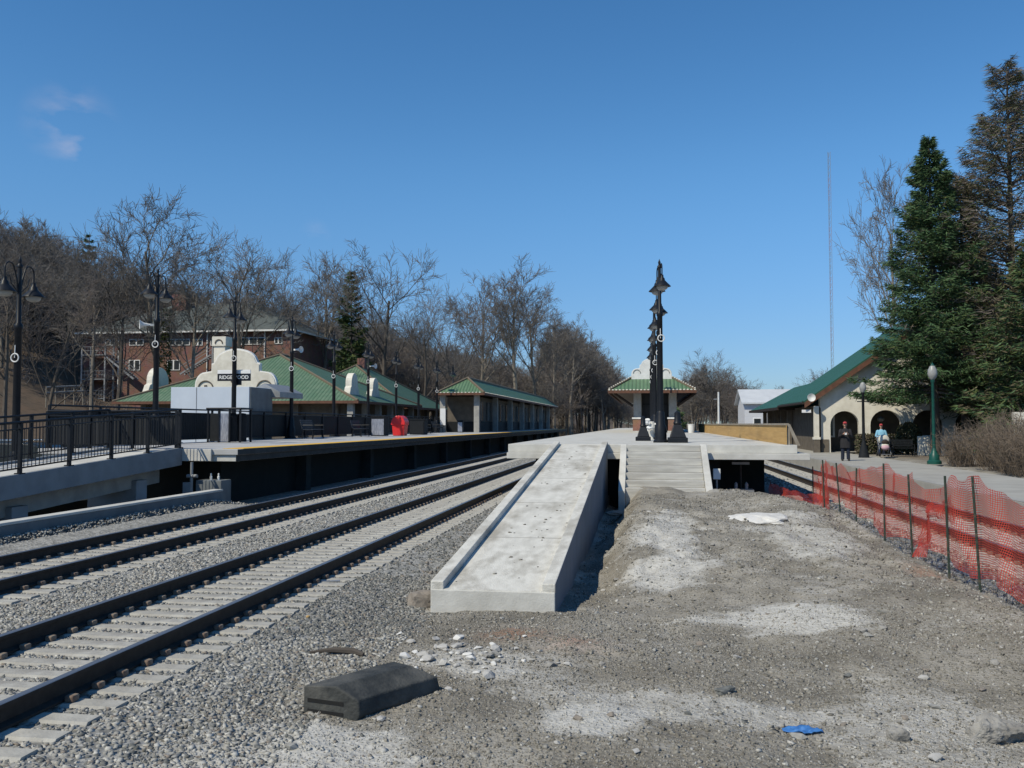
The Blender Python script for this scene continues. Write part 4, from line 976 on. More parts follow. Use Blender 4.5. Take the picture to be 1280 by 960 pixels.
L.new(m2.outputs[0], N['Material Output'].inputs['Surface'])
M['net'] = nm
posts = []
pp = [((1226, 729), (1220, 610), 11.96), ((1187, 712), (1184, 606), None), ((1141, 684), (1137, 600), None), ((1106, 669), (1106, 585), None), ((1070, 641), (1072, 588), None), ((1051, 632), (1044, 581), None), ((1031, 629), (1028, 577), None)]
t = thing('construction_fence', 'sagging red plastic netting fence on stakes beside the right track', 'fence', (4.2, 12, 0))
base_pts = []
for (bx_, by_), (tx, ty), _ in pp:
    b = PX(bx_, by_, 4.22); h = (by_ - ty) / FPX * ((b - EYE).length) * .97
    base_pts.append((b, h, tx - bx_))
e = [(Vector((4.25, 8.6, -.02)), 1.2, 0), (Vector((4.22, 10.35, -.02)), 1.2, 0)]
allp = e + base_pts + [(Vector((4.62, 24.6, -.1)), 1.0, 0), (Vector((4.72, 26.6, -.12)), .95, 0)]
for b, h, dx in allp:
    g = gz(b.x, b.y); m = MB(); lean = dx * .012
    m.tube([(b.x, b.y, min(g, b.z) - .15), (b.x + lean, b.y, b.z + h + .0)], .017, 6); m.build('stake', 'netpost', t)
def net_sheet(pts, nu, nv, top, bot, seed, amp=.05):
    """pts: list of (x,y,zbase,h). returns mesh with uv"""
    rg = np.random.default_rng(seed); V = []; UV = []
    seg = len(pts) - 1; dist = 0; 
    cols = []
    for i in range(seg):
        a, b = pts[i], pts[i + 1]
        for k in range(nu):
            s = k / nu; cols.append((i, s, a, b))
    cols.append((seg - 1, 1.0, pts[-2], pts[-1]))
    ph = rg.uniform(0, 6, 8); px_ = None; u = 0
    for (i, s, a, b) in cols:
        sag = 4 * s * (1 - s); x = a[0] + (b[0] - a[0]) * s; y = a[1] + (b[1] - a[1]) * s; z = a[2] + (b[2] - a[2]) * s; h = a[3] + (b[3] - a[3]) * s
        if px_ is not None: u += math.hypot(x - px_[0], y - px_[1])
        px_ = (x, y)
        zt = z + h * top[i] * (1 - .09 * sag * (1 + .8 * math.sin(i * 2.1 + 1))) + .025 * math.sin(u * 7 + ph[4]); zb = z + h * bot[i] * (1 - .0 * sag) + .05 * math.sin(u * 3 + ph[0])
        for j in range(nv + 1):
            q = j / nv; zz = zb + (zt - zb) * q
            off = amp * (math.sin(u * 2.3 + q * 3 + ph[1]) + .6 * math.sin(u * 5.1 - q * 5 + ph[2]) + .5 * math.sin(u * 11 + 3 * math.sin(q * 4 + i) + ph[3])) * (.4 + sag)
            V.append((x + off + .02, y + .5 * off, zz)); UV.append((u, q * h * 1.0))
    nc = len(cols); F = []
    for c in range(nc - 1):
        for j in range(nv):
            F.append((c * (nv + 1) + j, (c + 1) * (nv + 1) + j, (c + 1) * (nv + 1) + j + 1, c * (nv + 1) + j + 1))
    me = raw_mesh('netting', V, F, ['net'], smooth=True); ul = me.uv_layers.new(name='UVMap'); li = np.array(F).ravel()
    ul.data.foreach_set('uv', np.array(UV, np.float32)[li].ravel()); return me
pts4 = [(b.x, b.y, b.z, h) for b, h, dx in allp]
n_ = len(pts4) - 1
me = net_sheet(pts4, 14, 16, [1.0, .99, 1.0, .97, 1.02, .99, 1.0, .97, .99, 1.0][:n_], [.05, .05, .04, .10, .02, .0, .02, .1, .05, .05][:n_], 5, .045)
o = link('netting', me, t); o.location = -t.location
# torn second layer hanging loose between two stakes
b2, b3 = base_pts[1][0], base_pts[2][0]
me = net_sheet([(b2.x + .05, b2.y, b2.z, 1.1), (b2.x + .04, (b2.y + b3.y) / 2 + .3, b2.z - .05, 1.0), (b3.x + .07, b3.y, b3.z - .1, .95)], 10, 14, [.98, .55], [.62, .02], 9, .07)
o = link('loose_netting', me, t); o.location = -t.location
me = net_sheet([(4.45, 23.0, -.2, .55), (3.9, 25.2, -.25, .55), (3.75, 28.5, -.25, .6)], 12, 8, [.95, .9], [.0, .0], 11, .06)
o = link('loose_netting', me, t); o.location = -t.location

# ------------------------------------------------------------------ things lying on the ground
def blob(name, label, cat, loc, r, m_, seed, rz=0, rough=.25, group=None, sub=3, flat_bottom=True):
    import bmesh
    b = bmesh.new(); bmesh.ops.create_icosphere(b, subdivisions=sub, radius=1); rg = np.random.default_rng(seed); o3 = rg.uniform(0, 50, 3)
    for v in b.verts:
        n = v.co.normalized(); q = abs(n.x) ** 4 + abs(n.y) ** 4 + abs(n.z) ** 4; k = q ** -.2
        d = 1 + rough * (float(vnoise(n.x * 1.8 + o3[0] + n.z, n.y * 1.8 + o3[1] - n.z)) * 1.3 + float(vnoise(n.x * 5 + o3[2] + 2 * n.z, n.y * 5 - n.z)) * .6)
        v.co = n * k * d; v.co.x *= r[0]; v.co.y *= r[1]; v.co.z *= r[2]
    me = bpy.data.meshes.new(name); b.to_mesh(me); b.free(); me.materials.append(M[m_])
    o = link(name, me); o.location = loc; o.rotation_euler = (0, 0, rz); return tag(o, label, cat, group)
def hull_stone(name, label, cat, loc, r, m_, seed, rz=0, group=None, bevel=0):
    import bmesh
    rg = random.Random(seed); b = bmesh.new()
    for k in range(15):
        v = Vector((rg.gauss(0, 1), rg.gauss(0, 1), rg.gauss(0, 1))).normalized() * rg.uniform(.8, 1.1); b.verts.new((v.x * r[0], v.y * r[1], v.z * r[2]))
    h = bmesh.ops.convex_hull(b, input=b.verts); bmesh.ops.delete(b, geom=[v for v in h['geom_interior'] if isinstance(v, bmesh.types.BMVert)], context='VERTS')
    me = bpy.data.meshes.new(name); b.to_mesh(me); b.free(); me.materials.append(M[m_])
    o = link(name, me); o.location = loc; o.rotation_euler = (0, 0, rz)
    if bevel:
        sd = o.modifiers.new('facets', 'SUBSURF'); sd.subdivision_type = 'SIMPLE'; sd.levels = sd.render_levels = 4
        tx = bpy.data.textures.new('crumble', 'CLOUDS'); tx.noise_scale = .07; tx.noise_depth = 5; dp = o.modifiers.new('crumble', 'DISPLACE'); dp.texture = tx; dp.strength = .075; dp.mid_level = .5
    return tag(o, label, cat, group)
def onG(px, py, z=-.3):
    for _ in range(6):
        q = P(px, py, z); z = .5 * z + .5 * gz(q.x, q.y)
    return q.x, q.y, gz(q.x, q.y)
# black rubber crossing block
cn, cl_, cr_ = [Vector(onG(*p_)) for p_ in ((449, 902), (379, 885), (551, 863))]
cl_ = Vector(onG(379, 891)); ux = (cr_ - cn); ux.z = 0; LB = ux.length; ang = math.atan2(ux.y, ux.x); HB = .265
ux.normalize(); uy = Vector((-ux.y, ux.x, 0)); cx_, cy_ = (cl_ - cn).dot(ux), (cl_ - cn).dot(uy)
t = thing('rubber_block', 'long black ribbed rubber block lying on the gravel', 'block', (cn.x, cn.y, cn.z - .012), ang)
sec = [(.06, 0), (1, 0), (1, HB * .90), (.42, HB), (.02, HB * .66), (0, HB * .2)]; cut = [0, 0, .10, .17, .03, 0]; ns = len(sec); stn = [0, .3, .62, 1]; vs = []
for i_, f_ in enumerate(stn):
    for (q_, b_), c_ in zip(sec, cut): vs.append((f_ * LB - (c_ if f_ == 1 else 0) + q_ * cx_ * (1 - f_), q_ * cy_ + (.010 if i_ == 1 else -.008 if i_ == 2 else 0), b_ + (.006 if i_ == 2 and b_ > .1 else 0)))
m = MB(); m.add(vs, [(i * ns + j, i * ns + (j + 1) % ns, (i + 1) * ns + (j + 1) % ns, (i + 1) * ns + j) for i in range(3) for j in range(ns)] + [tuple(range(ns)), tuple(3 * ns + j for j in range(ns - 1, -1, -1))])
o = m.build('body', 'rubber', t, world=False, bevel=.012)
for z0, z1 in ((.035, .06), (.115, .145)):
    e_ = Vector((cx_, cy_, 0)); n_v = Vector((-cy_, cx_, 0)).normalized(); p0, p1 = e_ * .28 + n_v * .004, e_ * .92 + n_v * .004; q0_, q1_ = p0 - n_v * .015, p1 - n_v * .015
    m = MB(); m.hexa([(p0.x, p0.y, z0), (q0_.x, q0_.y, z0), (q1_.x, q1_.y, z0), (p1.x, p1.y, z0), (p0.x, p0.y, z1), (q0_.x, q0_.y, z1), (q1_.x, q1_.y, z1), (p1.x, p1.y, z1)]); m.build('slot', 'tyre', t, world=False)
x, y, z = onG(1245, 925); hull_stone('concrete_lump', 'big rough broken concrete lump at the lower right', 'rubble', (x, y, z + .06), (.27, .16, .13), 'rock', 3, R(8), bevel=.012)
x, y, z = onG(528, 757); blob('boulder', 'brown rounded boulder by the foot of the ramp', 'boulder', (x, y, z + .06), (.17, .14, .13), 'st4', 5, .4, .3)
x, y, z = onG(950, 650, .15); blob('concrete_spill', 'white hardened concrete spill on the dirt mound', 'concrete spill', (x, y, z + .02), (.44, .42, .085), 'spill', 8, R(-10), .45, sub=4)
x, y, z = onG(906, 866); blob('dark_stone', 'dark flat stone casting a small shadow on pale dirt', 'stone', (x, y, z + .015), (.10, .05, .035), 'st2', 12, R(50), .35)
x, y, z = onG(660, 758); blob('grey_stone', 'grey stone against the end wall of the ramp', 'stone', (x, y, z + .02), (.11, .08, .06), 'rock', 14, .6, .35)
x, y, z = onG(775, 645, .0); blob('brown_slab', 'flat brownish stone slab in the trench beside the steps', 'stone', (x, y, z + .08), (.35, .22, .05), 'st4', 15, .6, .3)
x, y, z = onG(1140, 925); blob('dirt_clod', 'dark clod of dirt left of the big concrete lump', 'clod', (x - .1, y, z + .03), (.07, .06, .05), 'rock', 16, .2, .5)
rg = random.Random(11); GR = 'broken concrete chips in a heap beyond the rubber block'
for k in range(95):
    px, py = rg.gauss(588, 44), rg.gauss(822, 12); x, y, z = onG(px, py); q_ = rg.uniform(.016, .04) if k % 5 else rg.uniform(.04, .075)
    hull_stone('concrete_chip', 'pale broken concrete chip in the heap behind the rubber block', 'rubble', (x, y, z + q_ * .3), (q_ * rg.uniform(.9, 1.5), q_, q_ * .55), ('palerock', 'spill', 'rock', 'palerock')[k % 4], 100 + k, rg.uniform(0, 3), GR)
for k, (px, py, q_, mm, lb) in enumerate(((304, 790, .05, 'st4', 'tan stone lying on ballast beside the near sleepers'), (410, 706, .05, 'spill', 'white stone on the gravel right of the near track'), (385, 772, .03, 'plywood', 'small orange stone on the grey gravel'), (860, 893, .03, 'st2', 'small round dark stone on pale dirt'), (1060, 846, .04, 'st2', 'dark pebble on the dirt left of the concrete lump'),
                                         (545, 800, .05, 'palerock', 'single pale chip left of the rubble heap'), (697, 930, .025, 'palerock', 'lone pale pebble at the lower middle'), (1170, 950, .05, 'palerock', 'pale chip lying next to the dirt clod'), (1243, 830, .05, 'rock', 'grey rock at the right edge below the netting'), (770, 726, .05, 'rock', 'grey rock on the dirt slope right of the ramp'), (1080, 790, .05, 'rock', 'dark rock right of the pale dust patch'))):
    x, y, z = onG(px, py); hull_stone('loose_stone', lb, 'stone', (x, y, z + q_ * .3), (q_ * 1.3, q_, q_ * .7), mm, 300 + k, k)
for k in range(120):
    x, y = rg.uniform(-2.8, 4.2), 5.3 + 15 * rg.random() ** 1.6; q_ = rg.uniform(.018, .05)
    if -2.9 < x < -1.0 and y > 10.8: continue
    hull_stone('dirt_stone', 'small grey stone lying loose on the worked dirt', 'stone', (x, y, gz(x, y) + q_ * .2), (q_ * rg.uniform(.9, 1.6), q_, q_ * .6), ('rock', 'st1', 'palerock', 'st4')[k % 4], 500 + k, rg.uniform(0, 3), 'small stones scattered over the dirt')
for k in range(60):
    x, y = rg.gauss(-1.75, .3), rg.uniform(11.4, 25); q_ = rg.uniform(.008, .026)
    if -2.5 < x < -1.35: hull_stone('ramp_crumb', 'small crumb of dirt lying on the pale ramp surface', 'crumb', (x, y, rampz(y) + q_ * .3), (q_ * 1.5, q_, q_ * .6), ('rock', 'dc2', 'dc1')[k % 3], 700 + k, rg.uniform(0, 3), 'dirt crumbs on the ramp')
# blue scrap of plastic
x, y, z = onG(1003, 916)
t = MB(); nu, nv = 16, 8; vs = []; rg2 = np.random.default_rng(2)
for i in range(nu + 1):
    for j in range(nv + 1):
        u, v = i / nu - .5, j / nv - .5; wd = 1 - abs(u) * 1.3 + .25 * vnoise(i * .8, 3)
        xx, yy = x + u * .30, y + v * .16 * wd; vs.append((xx, yy, gz(xx, yy) + .014 + .05 * abs(float(fbm(i * .35, j * .5, 3))) * (1.2 - 2 * abs(u))))
t.add(vs, [(i * (nv + 1) + j, (i + 1) * (nv + 1) + j, (i + 1) * (nv + 1) + j + 1, i * (nv + 1) + j + 1) for i in range(nu) for j in range(nv)])
o = t.build('plastic_scrap', 'blue', smooth=True); sm = o.modifiers.new('thick', 'SOLIDIFY'); sm.thickness = .004; tag(o, 'crumpled bright blue plastic scrap on the pale dirt', 'litter')
# stick on the gravel left of the block
x, y, z = onG(428, 820)
m = MB(); m.tube([(x - .35, y - .05, z + .03), (x - .1, y + .02, z + .05), (x + .1, y + .04, z + .04), (x + .22, y + .0, z + .02)], [.012, .03, .035, .02], 7); tag(m.build('stick', 'barkdark', smooth=True), 'dark weathered stick behind the rubber block', 'stick')
x, y, z = onG(412, 730)
m = MB(); m.tube([(x - .12, y, z + .03), (x + .14, y + .05, z + .04)], .012, 6); tag(m.build('metal_rod', 'chrome'), 'short bright metal rod beside the near track', 'rod')

# ------------------------------------------------------------------ right station
YG = 57.0
t = thing('station_building', 'cream stucco station with arches and deep green roof', 'station', (11, YG, ZR))
XW0, XW1, XRG, ZE = 10.6, 25.0, 17.8, 3.3
def wall_with_arches(y0, y1, arches, x0, x1, top):
    """front wall as strips around the arches; top(x) = wall height"""
    m = MB(); xs = x0
    for (ax0, ax1, zs, zb) in arches:
        r = (ax1 - ax0) / 2; c = (ax0 + ax1) / 2
        m.prism([(xs, .28), (ax0, .28), (ax0, top(ax0)), (xs, top(xs))], 1, y0, y1)
        if zb > .3: m.prism([(ax0, .28), (ax1, .28), (ax1, zb), (ax0, zb)], 1, y0, y1)
        n = 14; A = [(c - r * math.cos(math.pi * k / n), zs + r * math.sin(math.pi * k / n)) for k in range(n + 1)]
        for k in range(n):
            m.prism([A[k], A[k + 1], (A[k + 1][0], top(A[k + 1][0])), (A[k][0], top(A[k][0]))], 1, y0, y1)
        xs = ax1
    seg = [xs] + ([XRG] if xs < XRG < x1 else []) + [x1]
    m.prism([(xs, .28), (x1, .28)] + [(q, top(q)) for q in reversed(seg)], 1, y0, y1); return m
slope = .70; ztop = lambda x: ZE - .25 + (slope * (min(x, 2 * XRG - x) - 9.7))
def ax(px): return PY(px, 530, YG).x
ar = [(ax(1038), ax(1074), 2.0, .3), (ax(1088), ax(1127), 2.0, 1.35), (ax(1141), ax(1180), 2.0, 1.35), (ax(1194), ax(1233), 2.0, 1.35)]
wall_with_arches(YG, YG + .4, ar, XW0, XW1, ztop).build('wall', 'cream', t)
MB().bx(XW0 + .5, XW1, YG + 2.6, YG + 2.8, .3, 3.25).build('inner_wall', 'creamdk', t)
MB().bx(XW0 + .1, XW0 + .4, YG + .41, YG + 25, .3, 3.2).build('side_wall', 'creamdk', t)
MB().bx(XW0 + .5, XW1, YG + .42, YG + 2.58, .31, .33).build('porch_floor', 'concrete_old', t)
m = MB(); m.bx(XW0 - .06, XW0 + .5, YG - .05, YG - .002, .28, 1.1); m.build('plinth', 'creamdk', t)
m = MB()
for a0, a1, zs, zb in ar[1:]: m.bx(a0 - .12, a1 + .12, YG - .08, YG - .003, zb - .1, zb + .02)
m.build('sill', 'whitepaint', t)
m = MB(); m.bx(XW0 - .45, XW0 - .1, YG - .4, YG - .05, .3, 1.1); pc = m.build('pillar', 'creamdk', t)
m = MB(); m.bx(XW0 - .42, XW0 - .13, YG - .37, YG - .08, 1.1, 3.15); m.bx(XW0 - .48, XW0 - .07, YG - .43, YG - .02, 1.1, 1.25); m.build('shaft', 'cream', pc)
m = MB(); m.tube([(XW0 - .03, YG - .1, .4), (XW0 - .03, YG - .1, 3.0), (XW0 - .2, YG - .25, 3.25)], .05, 8); m.build('downpipe', 'browndk', t)
# window seen through the first arch and its bright pane
m = MB(); m.bx(ar[0][0] - .1, ar[0][0] + .75, YG + 2.45, YG + 2.59, 1.2, 2.9); w_ = m.build('window', 'whitepaint', t)
MB().bx(ar[0][0] + .0, ar[0][0] + .62, YG + 2.42, YG + 2.448, 1.3, 2.8).build('pane', 'glass', w_)
m = MB(); m.ell(((ar[1][0] + ar[1][1]) / 2, YG + 1.2, 2.35), (.22, .22, .16)); m.build('porch_lamp', 'greypost', t, smooth=True)
def gable_roof(x0, x1, y0, y1, ze, zr, xr, th=.16):
    m = MB()
    for xe in (x0, x1):
        m.add([(xe, y0, ze), (xe, y1, ze), (xr, y1, zr), (xr, y0, zr), (xe, y0, ze + th), (xe, y1, ze + th), (xr, y1, zr + th), (xr, y0, zr + th)], [(0, 1, 2, 3), (4, 5, 6, 7), (0, 1, 5, 4), (1, 2, 6, 5), (3, 0, 4, 7), (2, 3, 7, 6)])
    return m
r = gable_roof(9.6, 2 * XRG - 9.6, YG - .45, YG + 10, ZE, ZE + slope * (XRG - 9.6), XRG).build('roof', 'tile3_y', t)
m = MB()
for xe in (9.6, 2 * XRG - 9.6):
    s_ = 1 if xe < XRG else -1
    m.hexa([(xe, YG - .51, ZE - .28), (XRG, YG - .51, ZE - .28 + slope * (XRG - 9.6)), (XRG, YG - .453, ZE - .28 + slope * (XRG - 9.6)), (xe, YG - .453, ZE - .28), (xe, YG - .51, ZE + .06), (XRG, YG - .51, ZE + .06 + slope * (XRG - 9.6)), (XRG, YG - .453, ZE + .06 + slope * (XRG - 9.6)), (xe, YG - .453, ZE + .06)])
m.build('barge_board', 'brown', r)
m = MB(); m.tube([(9.52, YG - .45, ZE + .03), (9.52, YG + 9.9, ZE + .03)], .08, 8); m.build('gutter', 'browndk', r)
# lower wing going away along the track
hr = hip_roof(t, 9.5, 17, YG + 10.05, YG + 28, ZE - .05, 5.3, YG + 11, YG + 24.5, 'tile3_y', 'tile3_y', xr=13, fascia='browndk', ridge=False)
MB().bx(11, 16, YG + 10.1, YG + 26, .3, 3.2).build('wing_wall', 'creamdk', t)
for i in range(5): m = MB(); y = YG + 11 + i * 3.4; m.bx(10.3, 10.6, y - .15, y + .15, .3, 3.2); m.build('column', 'creamdk', t)
# small white sign, dish and spotlight under the eave
q = PY(1008, 514, YG - .3)
t = thing('hanging_sign', 'small white hanging sign under the right station eave', 'sign', (q.x, q.y, q.z))
MB().bx(q.x - .27, q.x + .27, q.y - .03, q.y + .03, q.z - .09, q.z + .09).build('panel', 'signwhite', t)
m = MB(); m.tube([(q.x - .2, q.y, q.z + .09), (q.x - .2, q.y, ZE + .2)], .012, 5); m.tube([(q.x + .2, q.y, q.z + .09), (q.x + .2, q.y, ZE + .2)], .012, 5); m.build('hanger', 'browndk', t)
q = PY(1014, 497, YG - .8)
t = thing('satellite_dish', 'round pale dish on the corner of the green roof', 'dish', (q.x, q.y, q.z))
vs = MB(); vs.lathe([(0, .0), (.12, .02), (.2, .06), (.245, .11), (.24, .13), (.1, .04), (0, .03)], 16); m = MB(); m.add([(q.x + v[0], q.y - v[2], q.z + v[1]) for v in vs.v], vs.f); m.build('reflector', 'whitepaint', t, smooth=True)
m = MB(); m.tube([(q.x, q.y, q.z), (q.x + .02, q.y + .2, q.z - .25), (q.x, q.y + .3, q.z - .3)], .025, 6); m.build('mount', 'greypost', t)
# low stone wall / planter below the arches with clipped hedge
def leaves_mesh(name, pts, size, mats, seed, probs=None, nrm=None, aspect=1.0):
    """scatter of small two-triangle leaves"""
    rg = np.random.default_rng(seed); n = len(pts); pts = np.asarray(pts)
    d = rg.normal(size=(n, 3)) if nrm is None else np.asarray(nrm) + .35 * rg.normal(size=(n, 3))
    d /= np.linalg.norm(d, axis=1)[:, None]; h = rg.normal(size=(n, 3)); u = np.cross(d, h); u /= np.linalg.norm(u, axis=1)[:, None]
    if nrm is not None: a, b = d, u
    else: a, b = u, np.cross(d, u)
    s = (np.asarray(size) * rg.uniform(.6, 1.3, n))[:, None]
    v = np.stack([pts - b * s * .5 * aspect, pts + a * s, pts + b * s * .5 * aspect, pts - a * s * .3], 1).reshape(-1, 3)
    F = np.arange(n * 4).reshape(n, 4)
    mi = rg.choice(len(mats), n, p=probs) if len(mats) > 1 else None
    return raw_mesh(name, v, F, mats, mi)
rgn = np.random.default_rng(21)
t = thing('hedge', 'low dark clipped hedge below the station arches', 'hedge', (13.5, YG - 1.2, ZR))
n = 5000; q = np.stack([rgn.uniform(ax(1066), ax(1118), n), YG - .9 + rgn.uniform(-.5, .5, n), ZR + rgn.uniform(0, 1.15, n)], 1) - np.array(t.location)
link('foliage', leaves_mesh('foliage', q, np.full(n, .09), ['shrub', 'bushtwig'], 3, [.7, .3]), t)
m = MB()
for i in range(12): xx = ax(1066) + (ax(1118) - ax(1066)) * (i + .5) / 12; m.tube([(xx, YG - .9, ZR), (xx + .1, YG - .95, ZR + .9)], .02, 5)
m.build('stem', 'barkdark', t)
t = thing('shrub', 'round leafy green shrub in front of the second arch', 'shrub', (ax(1122), YG - 2.2, ZR))
n = 3500; u = rgn.normal(size=(n, 3)); u /= np.linalg.norm(u, axis=1)[:, None]; u *= rgn.uniform(.4, 1, (n, 1)) ** .5; u *= [.75, .6, .95]; u[:, 2] += .95
link('foliage', leaves_mesh('foliage', u, np.full(n, .10), ['shrub'], 4), t)
m = MB()
for k in range(6): a = k; m.tube([(0, 0, 0), (.2 * math.cos(a), .2 * math.sin(a), .8)], .025, 5)
m.build('stem', 'barkdark', t, world=False)
# dry bush at the right
def twig_bush(name, label, loc, rx, ry, h, nst, seed, m_):
    t = thing(name, label, 'bush', loc); rg = random.Random(seed); m = MB()
    for k in range(nst):
        bx0, by0 = rg.uniform(-rx, rx) * .75, rg.uniform(-ry, ry) * .7; p0 = Vector((bx0, by0, 0)); d = Vector((bx0 / rx * .5 + rg.uniform(-.4, .4), by0 / ry * .4 + rg.uniform(-.4, .4), 1)).normalized(); Ls = h * rg.uniform(.55, 1.05) * (1 - .35 * (bx0 / rx) ** 2)
        p1 = p0 + d * Ls * .5; p2 = p1 + (d + Vector((rg.uniform(-.4, .4), rg.uniform(-.4, .4), 0))).normalized() * Ls * .5
        m.tube([p0, p1, p2], [.014, .010, .005], 3, cap=False)
        for j in range(7):
            s = rg.uniform(.25, 1); q = p0.lerp(p1, s * 2) if s < .5 else p1.lerp(p2, s * 2 - 1)
            e = q + Vector((rg.uniform(-1, 1), rg.uniform(-1, 1), rg.uniform(-.1, 1))).normalized() * rg.uniform(.2, .5); m.tube([q, e], [.007, .004], 3, cap=False)
    m.build('stem', m_, t, world=False); return t
twig_bush('dry_bush', 'large leafless brown bush behind the right platform', (14.3, 36.5, .25), 1.7, 1.5, 2.4, 420, 5, 'bushtwig')
twig_bush('dry_bush', 'leafless brown bush spreading at the right edge by the platform', (13.8, 33.6, .25), 1.6, 1.2, 2.2, 330, 6, 'bushtwig')
twig_bush('dry_bush', 'thin brown bush between green lamp post and big bare bush', (14.0, 40.5, .25), 1.5, 1.0, 1.9, 260, 7, 'bushtwig')
t = thing('shrub', 'small green shrub at the right edge on the platform side', 'shrub', (13.1, 31.2, .25)); n = 2500; u = rgn.normal(size=(n, 3)); u /= np.linalg.norm(u, axis=1)[:, None]; u *= rgn.uniform(.4, 1, (n, 1)) ** .5; u *= [.8, .6, .45]; u[:, 2] += .4
link('foliage', leaves_mesh('foliage', u, np.full(n, .09), ['ivy', 'shrub'], 6, [.5, .5]), t)
m = MB(); [m.tube([(0, 0, 0), (.3 * math.cos(k), .25 * math.sin(k), .5)], .02, 5) for k in range(5)]; m.build('stem', 'barkdark', t, world=False)
# cream wall piece with sign at the far right
q = PY(1290, 536, 44)
m = MB(); m.bx(q.x - .75, q.x + 3, 44, 44.3, .2, 2.6); w = m.build('cream_wall', 'cream', bevel=.02); tag(w, 'piece of cream wall at the right edge behind the bush', 'wall')
# garden wall under the spruce
m = MB(); m.bx(ax(1128), ax(1128) + 9, YG - 3.2, YG - 2.9, .2, 1.35); w = m.build('stone_wall', 'cream', bevel=.03); tag(w, 'low cream rendered wall under the spruce', 'wall')

# green globe lamp and slim black lamp on the right platform
q = P(1168, 580, ZR)
t = thing('globe_lamp', 'green lamp post with frosted globe on the right platform', 'lamp post', (q.x, q.y, ZR))
m = MB(); m.lathe([(.30, 0), (.30, .12), (.22, .18), (.2, .42), (.13, .5), (.1, .62), (.075, .7)], 14); m.build('base', 'green_metal', t, world=False, smooth=True)
m = MB(); m.lathe([(.075, .68), (.06, 3.55), (.09, 3.6), (.09, 3.68), (.05, 3.7)], 12); m.build('pole', 'green_metal', t, world=False, smooth=True)
m = MB(); m.lathe([(.08, 3.7), (.16, 3.8), (.205, 3.96), (.18, 4.14), (.1, 4.3), (.0, 4.33)], 18); gl = m.build('globe', 'glassbowl', t, world=False, smooth=True)
m = MB(); m.lathe([(.09, 4.31), (.06, 4.38), (.02, 4.42), (0, 4.5)], 10); m.build('finial', 'green_metal', gl, world=False)
q = P(1080, 572, ZR)
t = thing('platform_lamp', 'slim dark lamp post between the two station arches', 'lamp post', (q.x, q.y, ZR))
m = MB(); m.lathe([(.28, 0), (.26, .15), (.15, .6), (.08, .9)], 12); m.build('base', 'blackm', t, world=False, smooth=True)
m = MB(); m.lathe([(.08, .88), (.065, 3.3), (.09, 3.33), (.09, 3.4), (0, 3.42)], 10); m.bx(-.3, .3, -.02, .02, 2.9, 2.95); m.build('pole', 'blackm', t, world=False, smooth=True)
m = MB(); m.lathe([(.07, 3.4), (.16, 3.55), (.18, 3.7), (.1, 3.9), (0, 3.95)], 12); m.build('lantern', 'glassbowl', t, world=False, smooth=True)
# dark bench / bin cluster beside the stroller
q = P(1129, 570, ZR)
t = thing('metal_bench', 'dark metal seat with litter basket in front of the cream wall', 'bench', (q.x, q.y, ZR))
m = MB()
for k in range(5): m.bx(-.6, .6, -.2 + k * .09, -.13 + k * .09, .42, .45)
m.build('seat', 'blackm', t, world=False)
m = MB()
for k in range(4): m.bx(-.6, .6, .27 + k * .02, .3 + k * .02, .52 + k * .1, .59 + k * .1)
m.build('backrest', 'blackm', t, world=False)
for x in (-.55, .55): m = MB(); m.tube([(x, -.18, 0), (x, -.18, .62), (x, .3, .62)], .025, 6); m.tube([(x, .25, 0), (x, .36, .9)], .025, 6); m.build('leg', 'blackm', t, world=False)

# ------------------------------------------------------------------ people
def skin_mesh(name, J, E, m_, parent, sub=1):
    names = list(J); me = bpy.data.meshes.new(name); idx = {n: i for i, n in enumerate(names)}
    me.from_pydata([J[n][0] for n in names], [(idx[a], idx[b]) for a, b in E], []); me.materials.append(M[m_])
    o = link(name, me, parent); sk = o.modifiers.new('skin', 'SKIN'); sk.use_smooth_shade = True
    for i, n in enumerate(names):
        r = J[n][1]; r = (r, r) if not isinstance(r, tuple) else r
        me.skin_vertices[0].data[i].radius = r; me.skin_vertices[0].data[i].use_root = (i == 0)
    ss = o.modifiers.new('sub', 'SUBSURF'); ss.levels = sub; ss.render_levels = sub
    return o
def hand_joints(J, E, wrist, d, side, tag_, curl):
    """five fingers growing from the wrist joint along d; side = thumb side direction"""
    w = Vector(J[wrist][0]); d = Vector(d).normalized(); s = Vector(side).normalized(); n = d.cross(s).normalized() * curl
    J[tag_ + 'p'] = (tuple(w + d * .07), (.032, .022)); E.append((wrist, tag_ + 'p'))
    for k, (o_, ln) in enumerate(((.03, .085), (.01, .095), (-.01, .088), (-.03, .07))):
        b = w + d * .085 + s * o_; J[f'{tag_}f{k}a'] = (tuple(b), .0095); J[f'{tag_}f{k}b'] = (tuple(b + d * ln * .55 + n * .015), .0088); J[f'{tag_}f{k}c'] = (tuple(b + d * ln * .8 + n * .045), .0075)
        E += [(tag_ + 'p', f'{tag_}f{k}a'), (f'{tag_}f{k}a', f'{tag_}f{k}b'), (f'{tag_}f{k}b', f'{tag_}f{k}c')]
    b = w + d * .04 + s * .04; J[tag_ + 't1'] = (tuple(b), .011); J[tag_ + 't2'] = (tuple(b + d * .045 + s * .02 + n * .01), .0095); E += [(tag_ + 'p', tag_ + 't1'), (tag_ + 't1', tag_ + 't2')]
